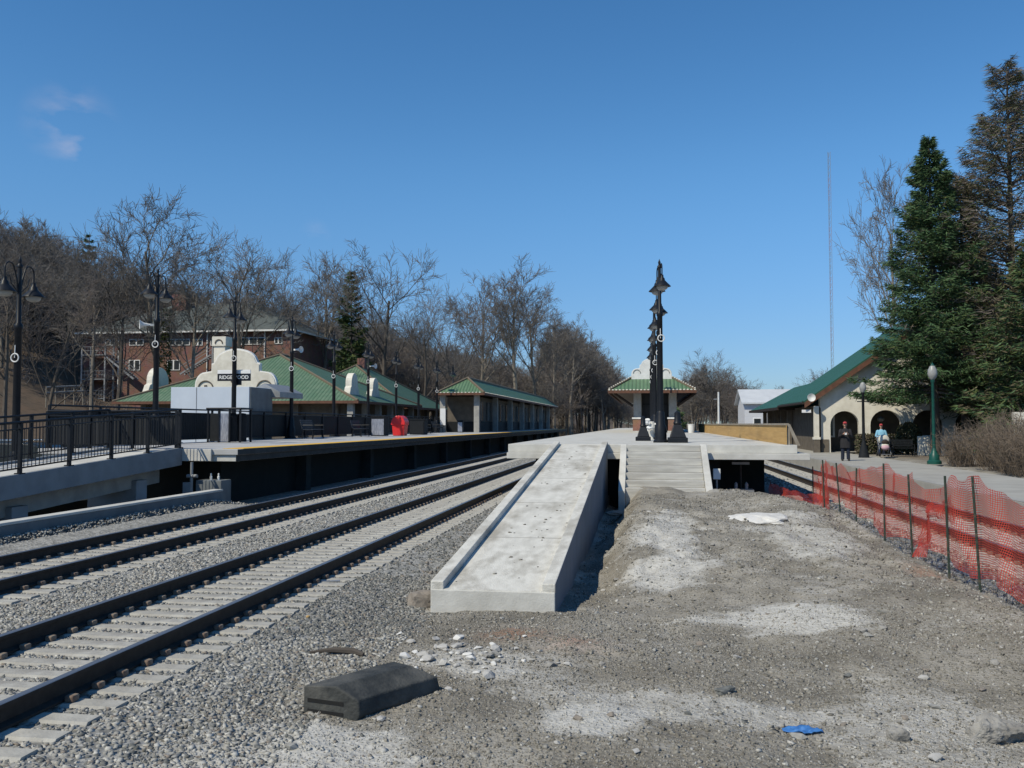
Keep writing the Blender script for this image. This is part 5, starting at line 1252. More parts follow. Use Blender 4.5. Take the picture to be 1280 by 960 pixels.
def head(parent, c, hairm, cap=None, face=(0, -1)):
    f = Vector((face[0], face[1], 0)); c = Vector(c)
    m = MB(); m.ell(c + Vector((0, 0, -.035)) + f * .012, (.064, .062, .09), 14, 10); m.ell(c + Vector((0, 0, .035)) - f * .01, (.078, .092, .085), 14, 10)
    m.ell(c + f * .098 + Vector((0, 0, -.02)), (.014, .018, .024), 8, 6)
    sd = Vector((-f.y, f.x, 0))
    for e in (-1, 1): m.ell(c + sd * e * .08, (.012, .02, .032), 8, 6)
    h = m.build('head', 'skin', parent, world=False, smooth=True)
    m = MB()
    for e in (-1, 1): m.ell(c + f * .083 + sd * e * .03 + Vector((0, 0, .012)), (.010, .008, .007), 8, 5)
    m.ell(c + f * .077 + Vector((0, 0, -.065)), (.024, .01, .006), 8, 5)
    m.build('face_features', 'browndk', h, world=False, smooth=True)
    m = MB(); m.ell(c - f * .022 + Vector((0, 0, .04)), (.086, .09, .092), 14, 9); m.ell(c - f * .05 + Vector((0, 0, -.03)), (.07, .05, .08), 12, 8); m.build('hair', hairm, h, world=False, smooth=True)
    if cap:
        m = MB(); m.ell(c + Vector((0, 0, .075)) - f * .008, (.094, .105, .075), 16, 8); m.ell(c + f * .12 + Vector((0, 0, .07)), (.075, .075, .012), 12, 5); m.build('cap', cap, parent, world=False, smooth=True)
# man in dark coat, hands raised in front of chest
q = P(1057, 576, ZR)
t = thing('person', 'person in long dark coat and red cap, hands raised to chest', 'person', (q.x, q.y, ZR), R(-8)); t.scale = (1.03,) * 3
def body(arms, hip=.095, hand=None):
    J = {'pel': ((0, 0, .97), (.11, .08)), 'wst': ((0, 0, 1.1), (.11, .08)), 'chs': ((0, .01, 1.32), (.12, .085)), 'nck': ((0, .005, 1.49), .058), 'hd': ((0, -.01, 1.6), .055)}
    E = [('pel', 'wst'), ('wst', 'chs'), ('chs', 'nck'), ('nck', 'hd')]
    for e, n in ((-1, 'l'), (1, 'r')):
        J[n + 'hp'] = ((e * hip, 0, .84), .075); J[n + 'kn'] = ((e * (hip + .02), -.01, .48), .05); J[n + 'an'] = ((e * (hip + .03), .02, .09), .042); J[n + 'to'] = ((e * (hip + .05), -.13, .04), .035)
        E += [('pel', n + 'hp'), (n + 'hp', n + 'kn'), (n + 'kn', n + 'an'), (n + 'an', n + 'to')]
        sh, el, wr = arms[n]; J[n + 'sh'] = (sh, .065); J[n + 'el'] = (el, .045); J[n + 'wr'] = (wr, .03); E += [('chs', n + 'sh'), (n + 'sh', n + 'el'), (n + 'el', n + 'wr')]
        d = Vector(wr) - Vector(el); hand_joints(J, E, n + 'wr', d, (0, 0, 1), n + 'fing', -e)
    return J, E
arms = {'l': ((-.19, .01, 1.40), (-.25, -.06, 1.12), (-.09, -.27, 1.24)), 'r': ((.19, .01, 1.40), (.26, -.06, 1.12), (.10, -.27, 1.24))}
J, E = body(arms); skin_mesh('body', J, E, 'skin', t); head(t, (0, -.02, 1.665), 'hair', 'redcap')
def garment(name, rings, arms, m_, t, r=(.085, .068, .05)):
    m = MB(); n = 18; vs = []; fs = []
    for z, rx, ry, yo in rings:
        for j in range(n): a_ = 2 * math.pi * j / n; k = (abs(math.cos(a_)) ** 3 + abs(math.sin(a_)) ** 3) ** (-1 / 3); vs.append((rx * k * math.cos(a_), yo + ry * k * math.sin(a_), z))
    for i in range(len(rings) - 1):
        for j in range(n): j2 = (j + 1) % n; fs.append((i * n + j, i * n + j2, (i + 1) * n + j2, (i + 1) * n + j))
    fs.append(tuple(range(n - 1, -1, -1))); fs.append(tuple((len(rings) - 1) * n + j for j in range(n))); m.add(vs, fs); m.build(name, m_, t, world=False, smooth=True)
    for n_ in 'lr':
        sh, el, wr = [Vector(v) for v in arms[n_]]; m = MB()
        m.tube([sh + Vector((0, 0, .035)) - Vector((sh.x, 0, 0)).normalized() * .05, sh, sh.lerp(el, .5), el, el.lerp(wr, .5), el.lerp(wr, .92)], [r[0] * .8, r[0], r[0] * .9, r[1], r[1] * .85, r[2]], 12); m.build('sleeve', m_, t, world=False, smooth=True)
garment('coat', [(.60, .225, .165, 0), (.85, .22, .16, 0), (1.08, .195, .145, 0), (1.30, .205, .145, .01), (1.42, .17, .12, .01), (1.47, .10, .085, .01), (1.51, .075, .07, .01)], arms, 'coat', t)
def trousers(m_, t):
    for e in (-1, 1): m = MB(); m.tube([(e * .09, 0, .98), (e * .10, -.005, .72), (e * .115, -.01, .48), (e * .125, .015, .07)], [.118, .105, .082, .075], 14); m.build('trouser_leg', m_, t, world=False, smooth=True)
    for e in (-1, 1):
        m = MB(); m.ell((e * .14, -.06, .05), (.055, .15, .055), 12, 8); m.build('shoe', 'shoe', t, world=False, smooth=True)
trousers('jeans', t)
m = MB(); m.bx(-.05, .05, -.40, -.36, 1.24, 1.34); o = m.build('handheld_item', 'whitepaint', world=False); o.location = t.location; o.rotation_euler = t.rotation_euler; tag(o, 'small white item in the hands of the person in dark coat', 'item')
# woman with pushchair
q = P(1102, 570, ZR)
t = thing('person', 'person in light blue jacket and red cap pushing a pushchair', 'person', (q.x, q.y, ZR), R(-4)); t.scale = (.98,) * 3
arms = {'l': ((-.18, .01, 1.38), (-.27, -.02, 1.12), (-.21, -.27, 1.02)), 'r': ((.18, .01, 1.38), (.27, -.02, 1.12), (.21, -.27, 1.02))}
J, E = body(arms); skin_mesh('body', J, E, 'skin', t); head(t, (0, -.02, 1.655), 'hair', 'redcap')
garment('jacket', [(.84, .20, .15, 0), (.95, .205, .15, 0), (1.10, .18, .14, 0), (1.30, .20, .14, .01), (1.41, .165, .115, .01), (1.46, .09, .08, .01), (1.49, .07, .065, .01)], arms, 'bluejacket', t); trousers('jeans', t)
pr_ = t
t = thing('pushchair', 'cream hooded pushchair with pink blanket on the right platform', 'pushchair', (q.x - .1, q.y - .95, ZR), R(-4)); t.scale = (1.12,) * 3
m = MB(); m.ell((0, .05, .80), (.26, .30, .26), 16, 10, fn=lambda q: Vector((q.x, q.y if q.y > -.5 else -.5 + (q.y + .5) * .3, max(q.z, -.6)))); m.build('hood', 'creamcloth', t, world=False, smooth=True)
m = MB(); m.ell((0, -.29, .70), (.17, .06, .11), 12, 8); m.build('opening', 'browndk', t, world=False, smooth=True)
m = MB(); m.ell((0, -.1, .52), (.22, .3, .14), 14, 8); m.build('seat', 'creamcloth', t, world=False, smooth=True)
m = MB(); m.ell((0, -.32, .44), (.19, .15, .13), 12, 8); m.build('blanket', 'pinkcloth', t, world=False, smooth=True)
m = MB()
for e in (-1, 1):
    m.tube([(e * .24, .55, 1.0), (e * .24, .3, .75), (e * .23, -.05, .45), (e * .24, -.4, .12)], .014, 6); m.tube([(e * .23, .05, .5), (e * .25, .38, .12)], .014, 6)
m.tube([(-.24, .55, 1.0), (.24, .55, 1.0)], .018, 6); m.tube([(-.24, -.4, .12), (.24, -.4, .12)], .012, 6); m.build('frame', 'greypost', t, world=False)
for e in (-1, 1):
    for y in (-.4, .38): m = MB(); m.torus((e * .26, y, .11), .085, .025, 'X', 14, 6); m.tube([(e * .26 - .02, y, .11), (e * .26 + .02, y, .11)], .03, 6); m.build('wheel', 'tyre', t, world=False, smooth=True)

# ------------------------------------------------------------------ brick building on the hill
YB = 105
bx0, bx1 = PY(103, 530, YB).x, PY(362, 530, YB).x
t = thing('brick_building', 'three storey red brick building with grey hip roof on the hill', 'building', ((bx0 + bx1) / 2, YB, 3))
def zpx(py, px, Y=YB): return PY(px, py, Y).z
ze = zpx(415, 220); zr = zpx(381, 240, YB + 8)
MB().bx(bx0, bx1, YB, YB + 16, 0, ze).build('wall', 'brick', t)
rf = hip_roof(t, bx0 - .8, bx1 + .8, YB - .8, YB + 16.8, ze + .02, zr, YB + 8, YB + 8.01, 'slate', 'slate', ridge=False, fascia='whitepaint')
# replace by a hip with the ridge across: long ridge along x
rfm = MB(); a, b, c, d = (bx0 - .8, YB - .8, ze + .02), (bx1 + .8, YB - .8, ze + .02), (bx1 + .8, YB + 16.8, ze + .02), (bx0 - .8, YB + 16.8, ze + .02); e, f = (bx0 + 8, YB + 8, zr), (bx1 - 8, YB + 8, zr)
rfm.add([a, b, c, d, e, f], [(0, 1, 5, 4), (1, 2, 5), (2, 3, 4, 5), (3, 0, 4), (3, 2, 1, 0)])
tmpo = rfm.build('roof', 'slate'); rf.data = tmpo.data.copy(); rf.data.transform(Matrix.Translation(-Vector(t.location))); bpy.data.objects.remove(tmpo)
for (px0, px1, py0, py1) in ((160, 178, 424, 432), (208, 236, 424, 432), (300, 331, 422, 431), (342, 352, 422, 430), (160, 174, 450, 463), (208, 224, 450, 463), (240, 252, 424, 432), (262, 276, 424, 432), (130, 142, 424, 432)):
    xa, xb = PY(px0, 530, YB).x, PY(px1, 530, YB).x; za, zb = zpx(py1, px0), zpx(py0, px0)
    m = MB(); m.bx(xa, xb, YB - .1, YB - .003, za, zb); w_ = m.build('window', 'whitepaint', t); n = max(2, round((xb - xa) / 1.1))
    m = MB()
    for k in range(n):
        w1 = (xb - xa) / n; m.bx(xa + k * w1 + .1, xa + (k + 1) * w1 - .1, YB - .12, YB - .102, za + .1, zb - .1)
    m.build('pane', 'glass', w_)
for px in (147, 330, 258): xx = PY(px, 530, YB).x; m = MB(); m.tube([(xx, YB - .1, 3), (xx, YB - .1, ze)], .09, 6); m.build('downpipe', 'whitepaint', t)
m = MB(); xx = PY(216, 530, YB + 5).x; m.bx(xx - 1, xx + 1, YB + 6, YB + 7.5, ze + 1, zpx(368, 216, YB + 6)); m.build('chimney', 'brick', t)
# fire escapes
def escape(pxs, levels, stair, label):
    xa, xb = PY(pxs[0], 530, YB - 1.5).x, PY(pxs[1], 530, YB - 1.5).x
    t2 = thing('fire_escape', label, 'fire escape', (xa, YB - 1.5, 3)); zz = [zpx(py, pxs[0], YB - 1.5) for py in levels]
    for x in (xa, xb):
        for y in (YB - 2.2, YB - .4): m = MB(); m.bx(x - .09, x + .09, y - .09, y + .09, 1.5, max(zz) + 1.2); m.build('post', 'greypost', t2)
    for z in zz:
        m = MB(); m.bx(xa - .1, xb + .1, YB - 2.3, YB - .2, z - .1, z); dk = m.build('landing', 'greypost', t2)
        m = MB()
        for dz in (.5, 1.0): m.tube([(xa, YB - 2.2, z + dz), (xb, YB - 2.2, z + dz)], .035, 5)
        for k in range(9): x = xa + (xb - xa) * k / 8; m.tube([(x, YB - 2.2, z), (x, YB - 2.2, z + 1)], .02, 4)
        m.build('guard_rail', 'greypost', dk)
    (pxa, pya), (pxb, pyb) = stair; a = PY(pxa, pya, YB - 1.6); b = PY(pxb, pyb, YB - 1.6); n = 14; m = MB()
    for y in (YB - 2.1, YB - 1.1):
        m.tube([(a.x, y, a.z), (b.x, y, b.z)], .14, 4); m.tube([(a.x, y, a.z + 1), (b.x, y, b.z + 1)], .04, 4)
    for k in range(n): s = k / n; x = a.x + (b.x - a.x) * s; z = a.z + (b.z - a.z) * s; m.bx(x - .15, x + .15, YB - 2.1, YB - 1.1, z - .03, z + .03)
    m.build('stair', 'greypost', t2); return t2
escape((105, 134), (444, 474, 498), ((135, 446), (170, 474)), 'grey steel fire escape on the left end of the brick building')
escape((268, 280), (442, 466), ((266, 444), (228, 468)), 'grey steel fire escape stair behind the cream chimney')

# ------------------------------------------------------------------ white house far right, radio mast, far poles
q0, q1 = PY(931, 530, 112), PY(1010, 530, 112); zr_ = PY(940, 487, 112).z; ze_ = PY(940, 503, 112).z
t = thing('white_house', 'white sided house with pale roof beyond the right platform', 'house', (q0.x, 112, .3))
m = MB(); m.prism([(112, -.2), (120, -.2), (120, ze_), (116, zr_ - .1), (112, ze_)], 0, q0.x, q1.x + 4); m.build('wall', 'housewhite', t)
m = MB()
for ye, yr in ((111.5, 116), (120.5, 116)): m.hexa([(q0.x - .4, ye, ze_ - .2), (q1.x + 4.4, ye, ze_ - .2), (q1.x + 4.4, yr, zr_), (q0.x - .4, yr, zr_), (q0.x - .4, ye, ze_ - .02), (q1.x + 4.4, ye, ze_ - .02), (q1.x + 4.4, yr, zr_ + .18), (q0.x - .4, yr, zr_ + .18)])
m.build('roof', 'houseroof', t)
for k in range(3): xx = q0.x + 1 + k * 2.4; m = MB(); m.bx(xx, xx + 1, 111.93, 111.997, 1.4, 2.8); w_ = m.build('window', 'signwhite', t); MB().bx(xx + .1, xx + .9, 111.91, 111.928, 1.5, 2.7).build('pane', 'glass', w_)
q = PY(1036, 190, 620)
t = thing('radio_mast', 'very tall thin lattice radio mast behind the right station', 'mast', (q.x, 620, 0))
Hm = q.z; legs = [(1.0 * math.cos(a), 1.0 * math.sin(a)) for a in (math.pi / 2, math.pi * 7 / 6, math.pi * 11 / 6)]
nseg = 44
for b_ in range(11):
    z0, z1 = Hm * b_ / 11, Hm * (b_ + 1) / 11; m = MB()
    for lx_, ly_ in legs: m.tube([(lx_, ly_, z0), (lx_, ly_, z1)], .11, 4, cap=False)
    for k in range(4):
        za, zb = z0 + (z1 - z0) * k / 4, z0 + (z1 - z0) * (k + 1) / 4
        for i in range(3): a_, c_ = legs[i], legs[(i + 1) % 3]; m.tube([(*a_, za), (*c_, zb)], .06, 3, cap=False)
    m.build('mast_section', 'mastred' if b_ % 2 else 'greypost', t, world=False)
q = PY(898, 490, 95); t = thing('utility_pole', 'white pole standing right of the island shelter among trees', 'pole', (q.x, 95, 0)); m = MB(); m.tube([(0, 0, -.2), (0, 0, q.z)], [.14, .09], 8); m.build('pole', 'whitepaint', t, world=False)
m = MB(); m.bx(-.5, .1, -.05, .05, q.z - .8, q.z - .7); m.build('cross_arm', 'greypost', t, world=False)
# street level: cars, kiosk, guard rail
def car(label, loc, rz, paint, seed=0, Lc=4.5, Hc=1.65):
    t = thing('parked_car', label, 'car', loc, rz, 'cars parked at street level behind the access ramp')
    pr = [(-2.25, .35), (2.2, .35), (2.28, .6), (2.2, .88), (1.3, 1.02), (.65, 1.52), (.3, Hc - .05), (-1.5, Hc), (-2.05, 1.5), (-2.28, .95), (-2.3, .55)]
    m = MB(); m.prism([(a * Lc / 4.5, b) for a, b in pr], 1, -.85, .85); m.build('body', paint, t, world=False, bevel=.07)
    for e in (-1, 1):
        m = MB(); m.prism([(a * Lc / 4.5, b) for a, b in [(1.0, 1.05), (.5, 1.48), (-.45, 1.52), (-.45, 1.03)]], 1, e * .853, e * .862); m.build('window', 'glass', t, world=False)
        m = MB(); m.prism([(a * Lc / 4.5, b) for a, b in [(-.55, 1.03), (-.55, 1.52), (-1.5, 1.52), (-1.95, 1.05)]], 1, e * .853, e * .862); m.build('window', 'glass', t, world=False)
    m = MB(); m.tube([(-1.7 * Lc / 4.5, -.6, Hc + .05), (.1, -.6, Hc + .05)], .025, 6); m.tube([(-1.7 * Lc / 4.5, .6, Hc + .05), (.1, .6, Hc + .05)], .025, 6); m.build('roof_rail', 'chrome', t, world=False)
    for x in (-1.4, 1.4):
        for e in (-1, 1):
            m = MB(); m.tube([(x * Lc / 4.5, e * .66, .34), (x * Lc / 4.5, e * .87, .34)], .34, 18); w = m.build('wheel', 'tyre', t, world=False)
            m = MB(); m.tube([(x * Lc / 4.5, e * .871, .34), (x * Lc / 4.5, e * .88, .34)], .2, 12); m.build('rim', 'greypost', w, world=False)
    for e in (-1, 1): m = MB(); m.bx(2.2 * Lc / 4.5, 2.29 * Lc / 4.5, e * .62 - .15, e * .62 + .15, .66, .82); m.build('headlight', 'lens', t, world=False)
    for e in (-1, 1): m = MB(); m.bx(-2.31 * Lc / 4.5, -2.25 * Lc / 4.5, e * .7 - .1, e * .7 + .1, .8, 1.1); m.build('tail_light', 'red', t, world=False)
    return t
q = PD(40, 553, 33); car('dark estate car with bright roof rails parked behind the ramp railing', (q.x, q.y, -.25), R(10), 'carblack')
q = PD(125, 547, 40); car('dark blue car parked beyond the estate car behind the ramp', (q.x, q.y, -.2), R(25), 'carblue', Hc=1.5)
q = PD(87, 530, 50)
t = thing('kiosk', 'small cream kiosk with windows seen through the ramp railing', 'kiosk', (q.x, q.y, -.2)); x, y = q.x, q.y
MB().bx(x - .85, x + .85, y, y + 1.6, -.25, 2.3).build('wall', 'cream', t, bevel=.02)
MB().bx(x - 1.0, x + 1.0, y - .15, y + 1.75, 2.3, 2.5).build('roof', 'whitepaint', t)
for k in range(2): m = MB(); m.bx(x - .7 + k * .75, x - .1 + k * .75, y - .03, y - .003, .8, 2.0); m.build('window', 'glass', t)
q0, q1 = PD(58, 484, 96), PD(104, 482, 100)
t = thing('guard_rail', 'weathered roadside guard rail on the wooded slope', 'guard rail', (q0.x, q0.y, q0.z - 1))
m = MB()
for dz in (0, -.6): m.tube([q0 + Vector((0, 0, dz)), q1 + Vector((0, 0, dz))], .09, 5)
m.build('beam', 'greypost', t)
for k in range(5): q = q0.lerp(q1, k / 4); m = MB(); m.tube([(q.x, q.y, q.z - 2.2), (q.x, q.y, q.z + .1)], .07, 5); m.build('post', 'timber', t)

# ------------------------------------------------------------------ trees
def bare_tree(seed, H=15, spread=.55, trunk_r=.24, fork=.35, n1=8, n2=6, n3=6, n4=4, up=.35, lean=0, tw=1.0):
    rg = random.Random(seed); big = MB(); segs = []
    def rv(): return Vector((rg.gauss(0, 1), rg.gauss(0, 1), rg.gauss(0, 1))).normalized()
    def perp(d):
        v = d.cross(rv()); return v.normalized() if v.length > 1e-3 else Vector((1, 0, 0))
    def grow(p, d, Ln, r, lev):
        n = 5 if lev == 0 else (4 if lev < 3 else 2); pts = [p]; rs = [r]; dd = d.copy()
        for i in range(n):
            dd = (dd + rv() * (.10 if lev == 0 else .22) + Vector((0, 0, up * (.12 if lev else .05)))).normalized(); pts.append(pts[-1] + dd * Ln / n); rs.append(r * (1 - (i + 1) / n * (.6 if lev < 2 else .65)))
        if lev <= 2: big.tube(pts, rs, 7 if lev == 0 else (5 if lev == 1 else 4), cap=False)
        else:
            for i in range(n): segs.append((pts[i], pts[i + 1], rs[i], rs[i + 1]))
        if lev == 4: return
        kn = (n1, n2, n3, n4)[lev]
        for k in range(kn):
            s = (fork + (1 - fork) * (k + rg.random()) / kn) if lev == 0 else (.25 + .75 * (k + rg.random()) / kn)
            fi = min(s, .999) * n; i = int(fi); q = pts[i].lerp(pts[i + 1], fi - i); d0 = (pts[i + 1] - pts[i]).normalized(); rr = rs[i] + (rs[i + 1] - rs[i]) * (fi - i)
            ang = rg.uniform(.45, .95) if lev else rg.uniform(.45, .9) * (1.2 - .35 * s)
            cd = (d0 * math.cos(ang) + perp(d0) * math.sin(ang)).normalized()
            if cd.z < -.1 and lev < 3: cd.z *= -.5
            ln = Ln * (spread * (1.25 - .55 * s) if lev == 0 else rg.uniform(.42, .62)) * rg.uniform(.8, 1.15)
            grow(q, cd, ln, max(rr * (.5 if lev == 0 else .55), .012 * tw), lev + 1)
    grow(Vector((0, 0, -.3)), Vector((lean, 0, 1)).normalized(), H * .86, trunk_r, 0)
    S = np.array([[*a, *b, r0, r1] for a, b, r0, r1 in segs]); A, B = S[:, :3], S[:, 3:6]; r0 = np.maximum(S[:, 6], .011 * tw)[:, None]; r1 = np.maximum(S[:, 7], .006 * tw)[:, None]
    d = B - A; d /= np.linalg.norm(d, axis=1)[:, None] + 1e-9; h = np.where(np.abs(d[:, 2:3]) < .9, [[0, 0, 1.]], [[1., 0, 0]]); u = np.cross(d, h); u /= np.linalg.norm(u, axis=1)[:, None]; w = np.cross(d, u)
    ring = []
    for k in range(3): a = 2 * math.pi * k / 3; o = u * math.cos(a) + w * math.sin(a); ring.append((A + o * r0, B + o * r1))
    Vt = np.stack([ring[0][0], ring[1][0], ring[2][0], ring[0][1], ring[1][1], ring[2][1]], 1).reshape(-1, 3); b6 = (np.arange(len(S)) * 6)[:, None]
    Ft = np.concatenate([b6 + np.array([[0, 1, 4, 3]]), b6 + np.array([[1, 2, 5, 4]]), b6 + np.array([[2, 0, 3, 5]])])
    return big, Vt, Ft
def tree_proto(seed, bark='bark', twig='twig', **kw):
    big, Vt, Ft = bare_tree(seed, **kw)
    t = thing('bare_tree', 'bare tree', 'tree'); big.build('trunk', bark, t, world=False, smooth=True); link('crown', raw_mesh('crown', Vt, Ft, [twig]), t)
    return t
PROTO = [tree_proto(1, H=15, n1=10, n3=7, n4=6, tw=1.5), tree_proto(2, H=16, spread=.5, fork=.42, bark='barkdark', n1=9, n4=6, tw=1.5), tree_proto(3, H=14, spread=.65, fork=.25, n1=9, twig='twigred', n4=6, tw=1.5), tree_proto(4, H=17, spread=.38, fork=.4, bark='barkpale', n1=12, up=.6, n4=6, tw=1.5),
         tree_proto(5, H=15, spread=.6, fork=.22, n1=7, n2=7, lean=.12, bark='barkdark', n4=6, tw=1.5), tree_proto(6, H=18, spread=.33, fork=.5, n1=12, up=.8, bark='barkpale', twig='twig', n4=6, tw=1.5)]
PROTO += [tree_proto(7, H=14, spread=.55, fork=.3, n1=9, n2=7, n3=6, n4=6, tw=2.3, bark='barkdark', twig='twig'), tree_proto(8, H=15, spread=.5, fork=.3, n1=10, n2=6, n3=7, n4=5, tw=2.3, twig='twigred'), tree_proto(9, H=16, spread=.42, fork=.35, n1=11, n2=6, n3=6, n4=6, up=.6, tw=2.3, bark='barkpale', twig='twig')]
PH = []
for p_ in PROTO: PH.append(max(v.co.z for c in kids(p_) for v in c.data.vertices)); 
proto_used = [False] * len(PROTO)
def place_tree(k, x, y, h, label, group=None, rz=None, zb=None, wide=1.0):
    o = PROTO[k] if not proto_used[k] else copy_tree(PROTO[k]); proto_used[k] = True
    s = h / PH[k]; o.location = (x, y, gz(x, y) if zb is None else zb); o.scale = (s * wide, s * wide, s); o.rotation_euler = (0, 0, random.uniform(0, 6.28) if rz is None else rz)
    tag(o, label, 'tree', group); return o
def tree_px(k, px, ytop, depth, label, group=None, wide=1.0, rz=None):
    q = PD(px, ytop, depth); g = gz(q.x, q.y); return place_tree(k, q.x, q.y, q.z - g, label, group, rz, wide=wide)
tree_px(0, 12, 262, 72, 'big bare tree at the left edge behind the leftmost lamp')
tree_px(2, 62, 300, 78, 'spreading bare tree left of the brick building behind the ramp')
tree_px(4, 150, 262, 92, 'leaning bare tree in front of the left end of the brick building')
tv = tree_px(3, 208, 234, 98, 'tall pale trunked tree with ivy in front of the brick building')
tree_px(1, 292, 283, 88, 'dark forked tree in front of the brick roof above the name board')
tree_px(5, 122, 300, 94, 'slim bare tree before the fire escape end of the brick building')
tree_px(3, 245, 300, 95, 'pale bare tree in front of the brick roof right of the ivy tree')
tree_px(0, 345, 300, 120, 'bare tree behind the right end of the brick roof')
tree_px(5, 408, 305, 122, 'slender bare tree left of the green pine')
tree_px(1, 483, 298, 112, 'tall forked bare tree right of the green pine', wide=1.1)
tree_px(4, 528, 336, 108, 'bare tree with spreading limbs left of the shelter roof')
tree_px(2, 572, 342, 118, 'bare tree rising behind the near end of the shelter roof')
tree_px(3, 596, 338, 132, 'pale bare tree behind the shelter roof ridge')
tree_px(5, 642, 322, 128, 'tallest bare tree above the middle of the shelter roof', wide=1.2)
tree_px(3, 668, 350, 140, 'pale bare tree above the far half of the shelter roof')
tree_px(5, 692, 380, 150, 'slender pale tree at the far end of the shelter roof')
tree_px(3, 712, 388, 165, 'thin pale tree just beyond the shelter')
tree_px(3, 1122, 192, 74, 'leafless tree behind the left side of the spruce', wide=.6, rz=1.0)
tree_px(0, 890, 433, 190, 'largest bare tree of the clump right of the island shelter', wide=1.25)
tree_px(2, 862, 446, 205, 'bare tree on the left side of the clump right of the island shelter', wide=1.2)
tree_px(4, 926, 455, 200, 'bare tree on the right side of the clump near the white house', wide=1.1)
tree_px(1, 1022, 458, 170, 'small bare tree beside the base of the radio mast')
# ivy on the pale trunk
n = 2600; hh = RNG.random(n) * 10; a = RNG.uniform(0, 6.28, n); rr = .35 + .25 * RNG.random(n); q = np.stack([rr * np.cos(a), rr * np.sin(a), hh], 1) 
iv = link('ivy', leaves_mesh('ivy', q, np.full(n, .14), ['ivy'], 8), tv)
GH = 'bare trees crowding the wooded hillside'
rg = random.Random(77); cnt = 0
lab_h = ['bare tree among the crowd on the wooded hillside', 'bare tree among the crowd on the wooded hillside', 'bare tree among the crowd on the wooded hillside']
spots = []
for k in range(3000):
    px = rg.uniform(-30, 720); d = rg.uniform(95, 230); q = PD(px, 530, d)
    foot = min(max(-46 + (q.y - 100) * .55, -46), -19)
    if q.x > foot + 3 or (bx0 - 6 < q.x < bx1 + 4 and YB - 14 < q.y < YB + 20) or (q.y < 104 and q.x > -48) or (q.y < 108 and q.x > bx0 - 3): continue
    if any((q.x - a) ** 2 + (q.y - b) ** 2 < 14 for a, b in spots): continue
    spots.append((q.x, q.y))
    if len(spots) >= 150: break
for x, y in spots:
    place_tree(rg.choice([6, 6, 7, 7, 8, 2, 4]), x, y, rg.uniform(9.5, 14.5), lab_h[0], GH, wide=rg.uniform(1.0, 1.4))
GF = 'bare trees closing the view down the line'
for k in range(52):
    px = rg.uniform(700, 785); d = rg.uniform(170, 290); yt = 388 + (px - 700) * 1.0 + rg.uniform(0, 30) + max(0, px - 770) * 2
    q = PD(px, yt, d); place_tree(rg.choice([6, 7, 8, 8]), q.x, q.y, max(q.z - gz(q.x, q.y), 6), 'bare tree in the dense wood left of the island shelter', GF, wide=rg.uniform(.9, 1.3))
GE = 'bare trees behind the island platform on the right'
for k in range(40):
    px = rg.uniform(846, 950); d = rg.uniform(180, 290); yt = 448 + abs(px - 888) * .55 + rg.uniform(0, 30); q = PD(px, yt, d); place_tree(rg.choice([6, 7, 8]), q.x, q.y, max(q.z - gz(q.x, q.y), 5), 'bare tree in the grey wood between island shelter and white house', GE, wide=rg.uniform(.9, 1.3))
GD = 'low far trees along the horizon'
for k in range(16):
    px = rg.uniform(760, 1060); d = rg.uniform(300, 420); yt = rg.uniform(476, 500); q = PD(px, yt, d); place_tree(rg.choice([6, 7]), q.x, q.y, q.z - gz(q.x, q.y), 'low distant bare tree on the horizon behind the platforms', GD, wide=1.6)
# the far wood on the slopes reads as one mass: trees instanced on points
far = []
for k in range(6000):
    px = rg.uniform(-40, 790); d = rg.uniform(110, 260); q = PD(px, 530, d); foot = min(max(-46 + (q.y - 100) * .55, -46), -19)
    if q.x > foot + 1 or (bx0 - 6 < q.x < bx1 + 4 and YB - 14 < q.y < YB + 20) or (q.y < 104 and q.x > -48): continue
    if any((q.x - a) ** 2 + (q.y - b) ** 2 < 9 for a, b in spots): continue
    if any((q.x - a[0]) ** 2 + (q.y - a[1]) ** 2 < 12 for a in far): continue
    far.append((q.x, q.y, gz(q.x, q.y)))
    if len(far) >= 420: break
for k in range(4000):
    px = rg.uniform(-60, 330); d = rg.uniform(92, 190); q = PD(px, 530, d)
    if q.x > -44 or (bx0 - 6 < q.x < bx1 + 4 and YB - 14 < q.y < YB + 20) or (q.y < 108 and q.x > bx0 - 3): continue
    if any((q.x - a[0]) ** 2 + (q.y - a[1]) ** 2 < 7 for a in far): continue
    far.append((q.x, q.y, gz(q.x, q.y)))
    if len(far) >= 640: break
for k in range(170):
    px = rg.uniform(690, 1130); d = rg.uniform(300, 430); q = PD(px, 530, d); far.append((q.x, q.y, gz(q.x, q.y) - rg.uniform(0, 3)))
fm = bpy.data.meshes.new('woodland'); fm.from_pydata(far, [], []); wood = link('woodland', fm)
ng = bpy.data.node_groups.new('woodland', 'GeometryNodeTree'); ng.interface.new_socket('Geometry', in_out='INPUT', socket_type='NodeSocketGeometry'); ng.interface.new_socket('Geometry', in_out='OUTPUT', socket_type='NodeSocketGeometry')
gi = ng.nodes.new('NodeGroupInput'); go = ng.nodes.new('NodeGroupOutput'); jn = ng.nodes.new('GeometryNodeJoinGeometry')
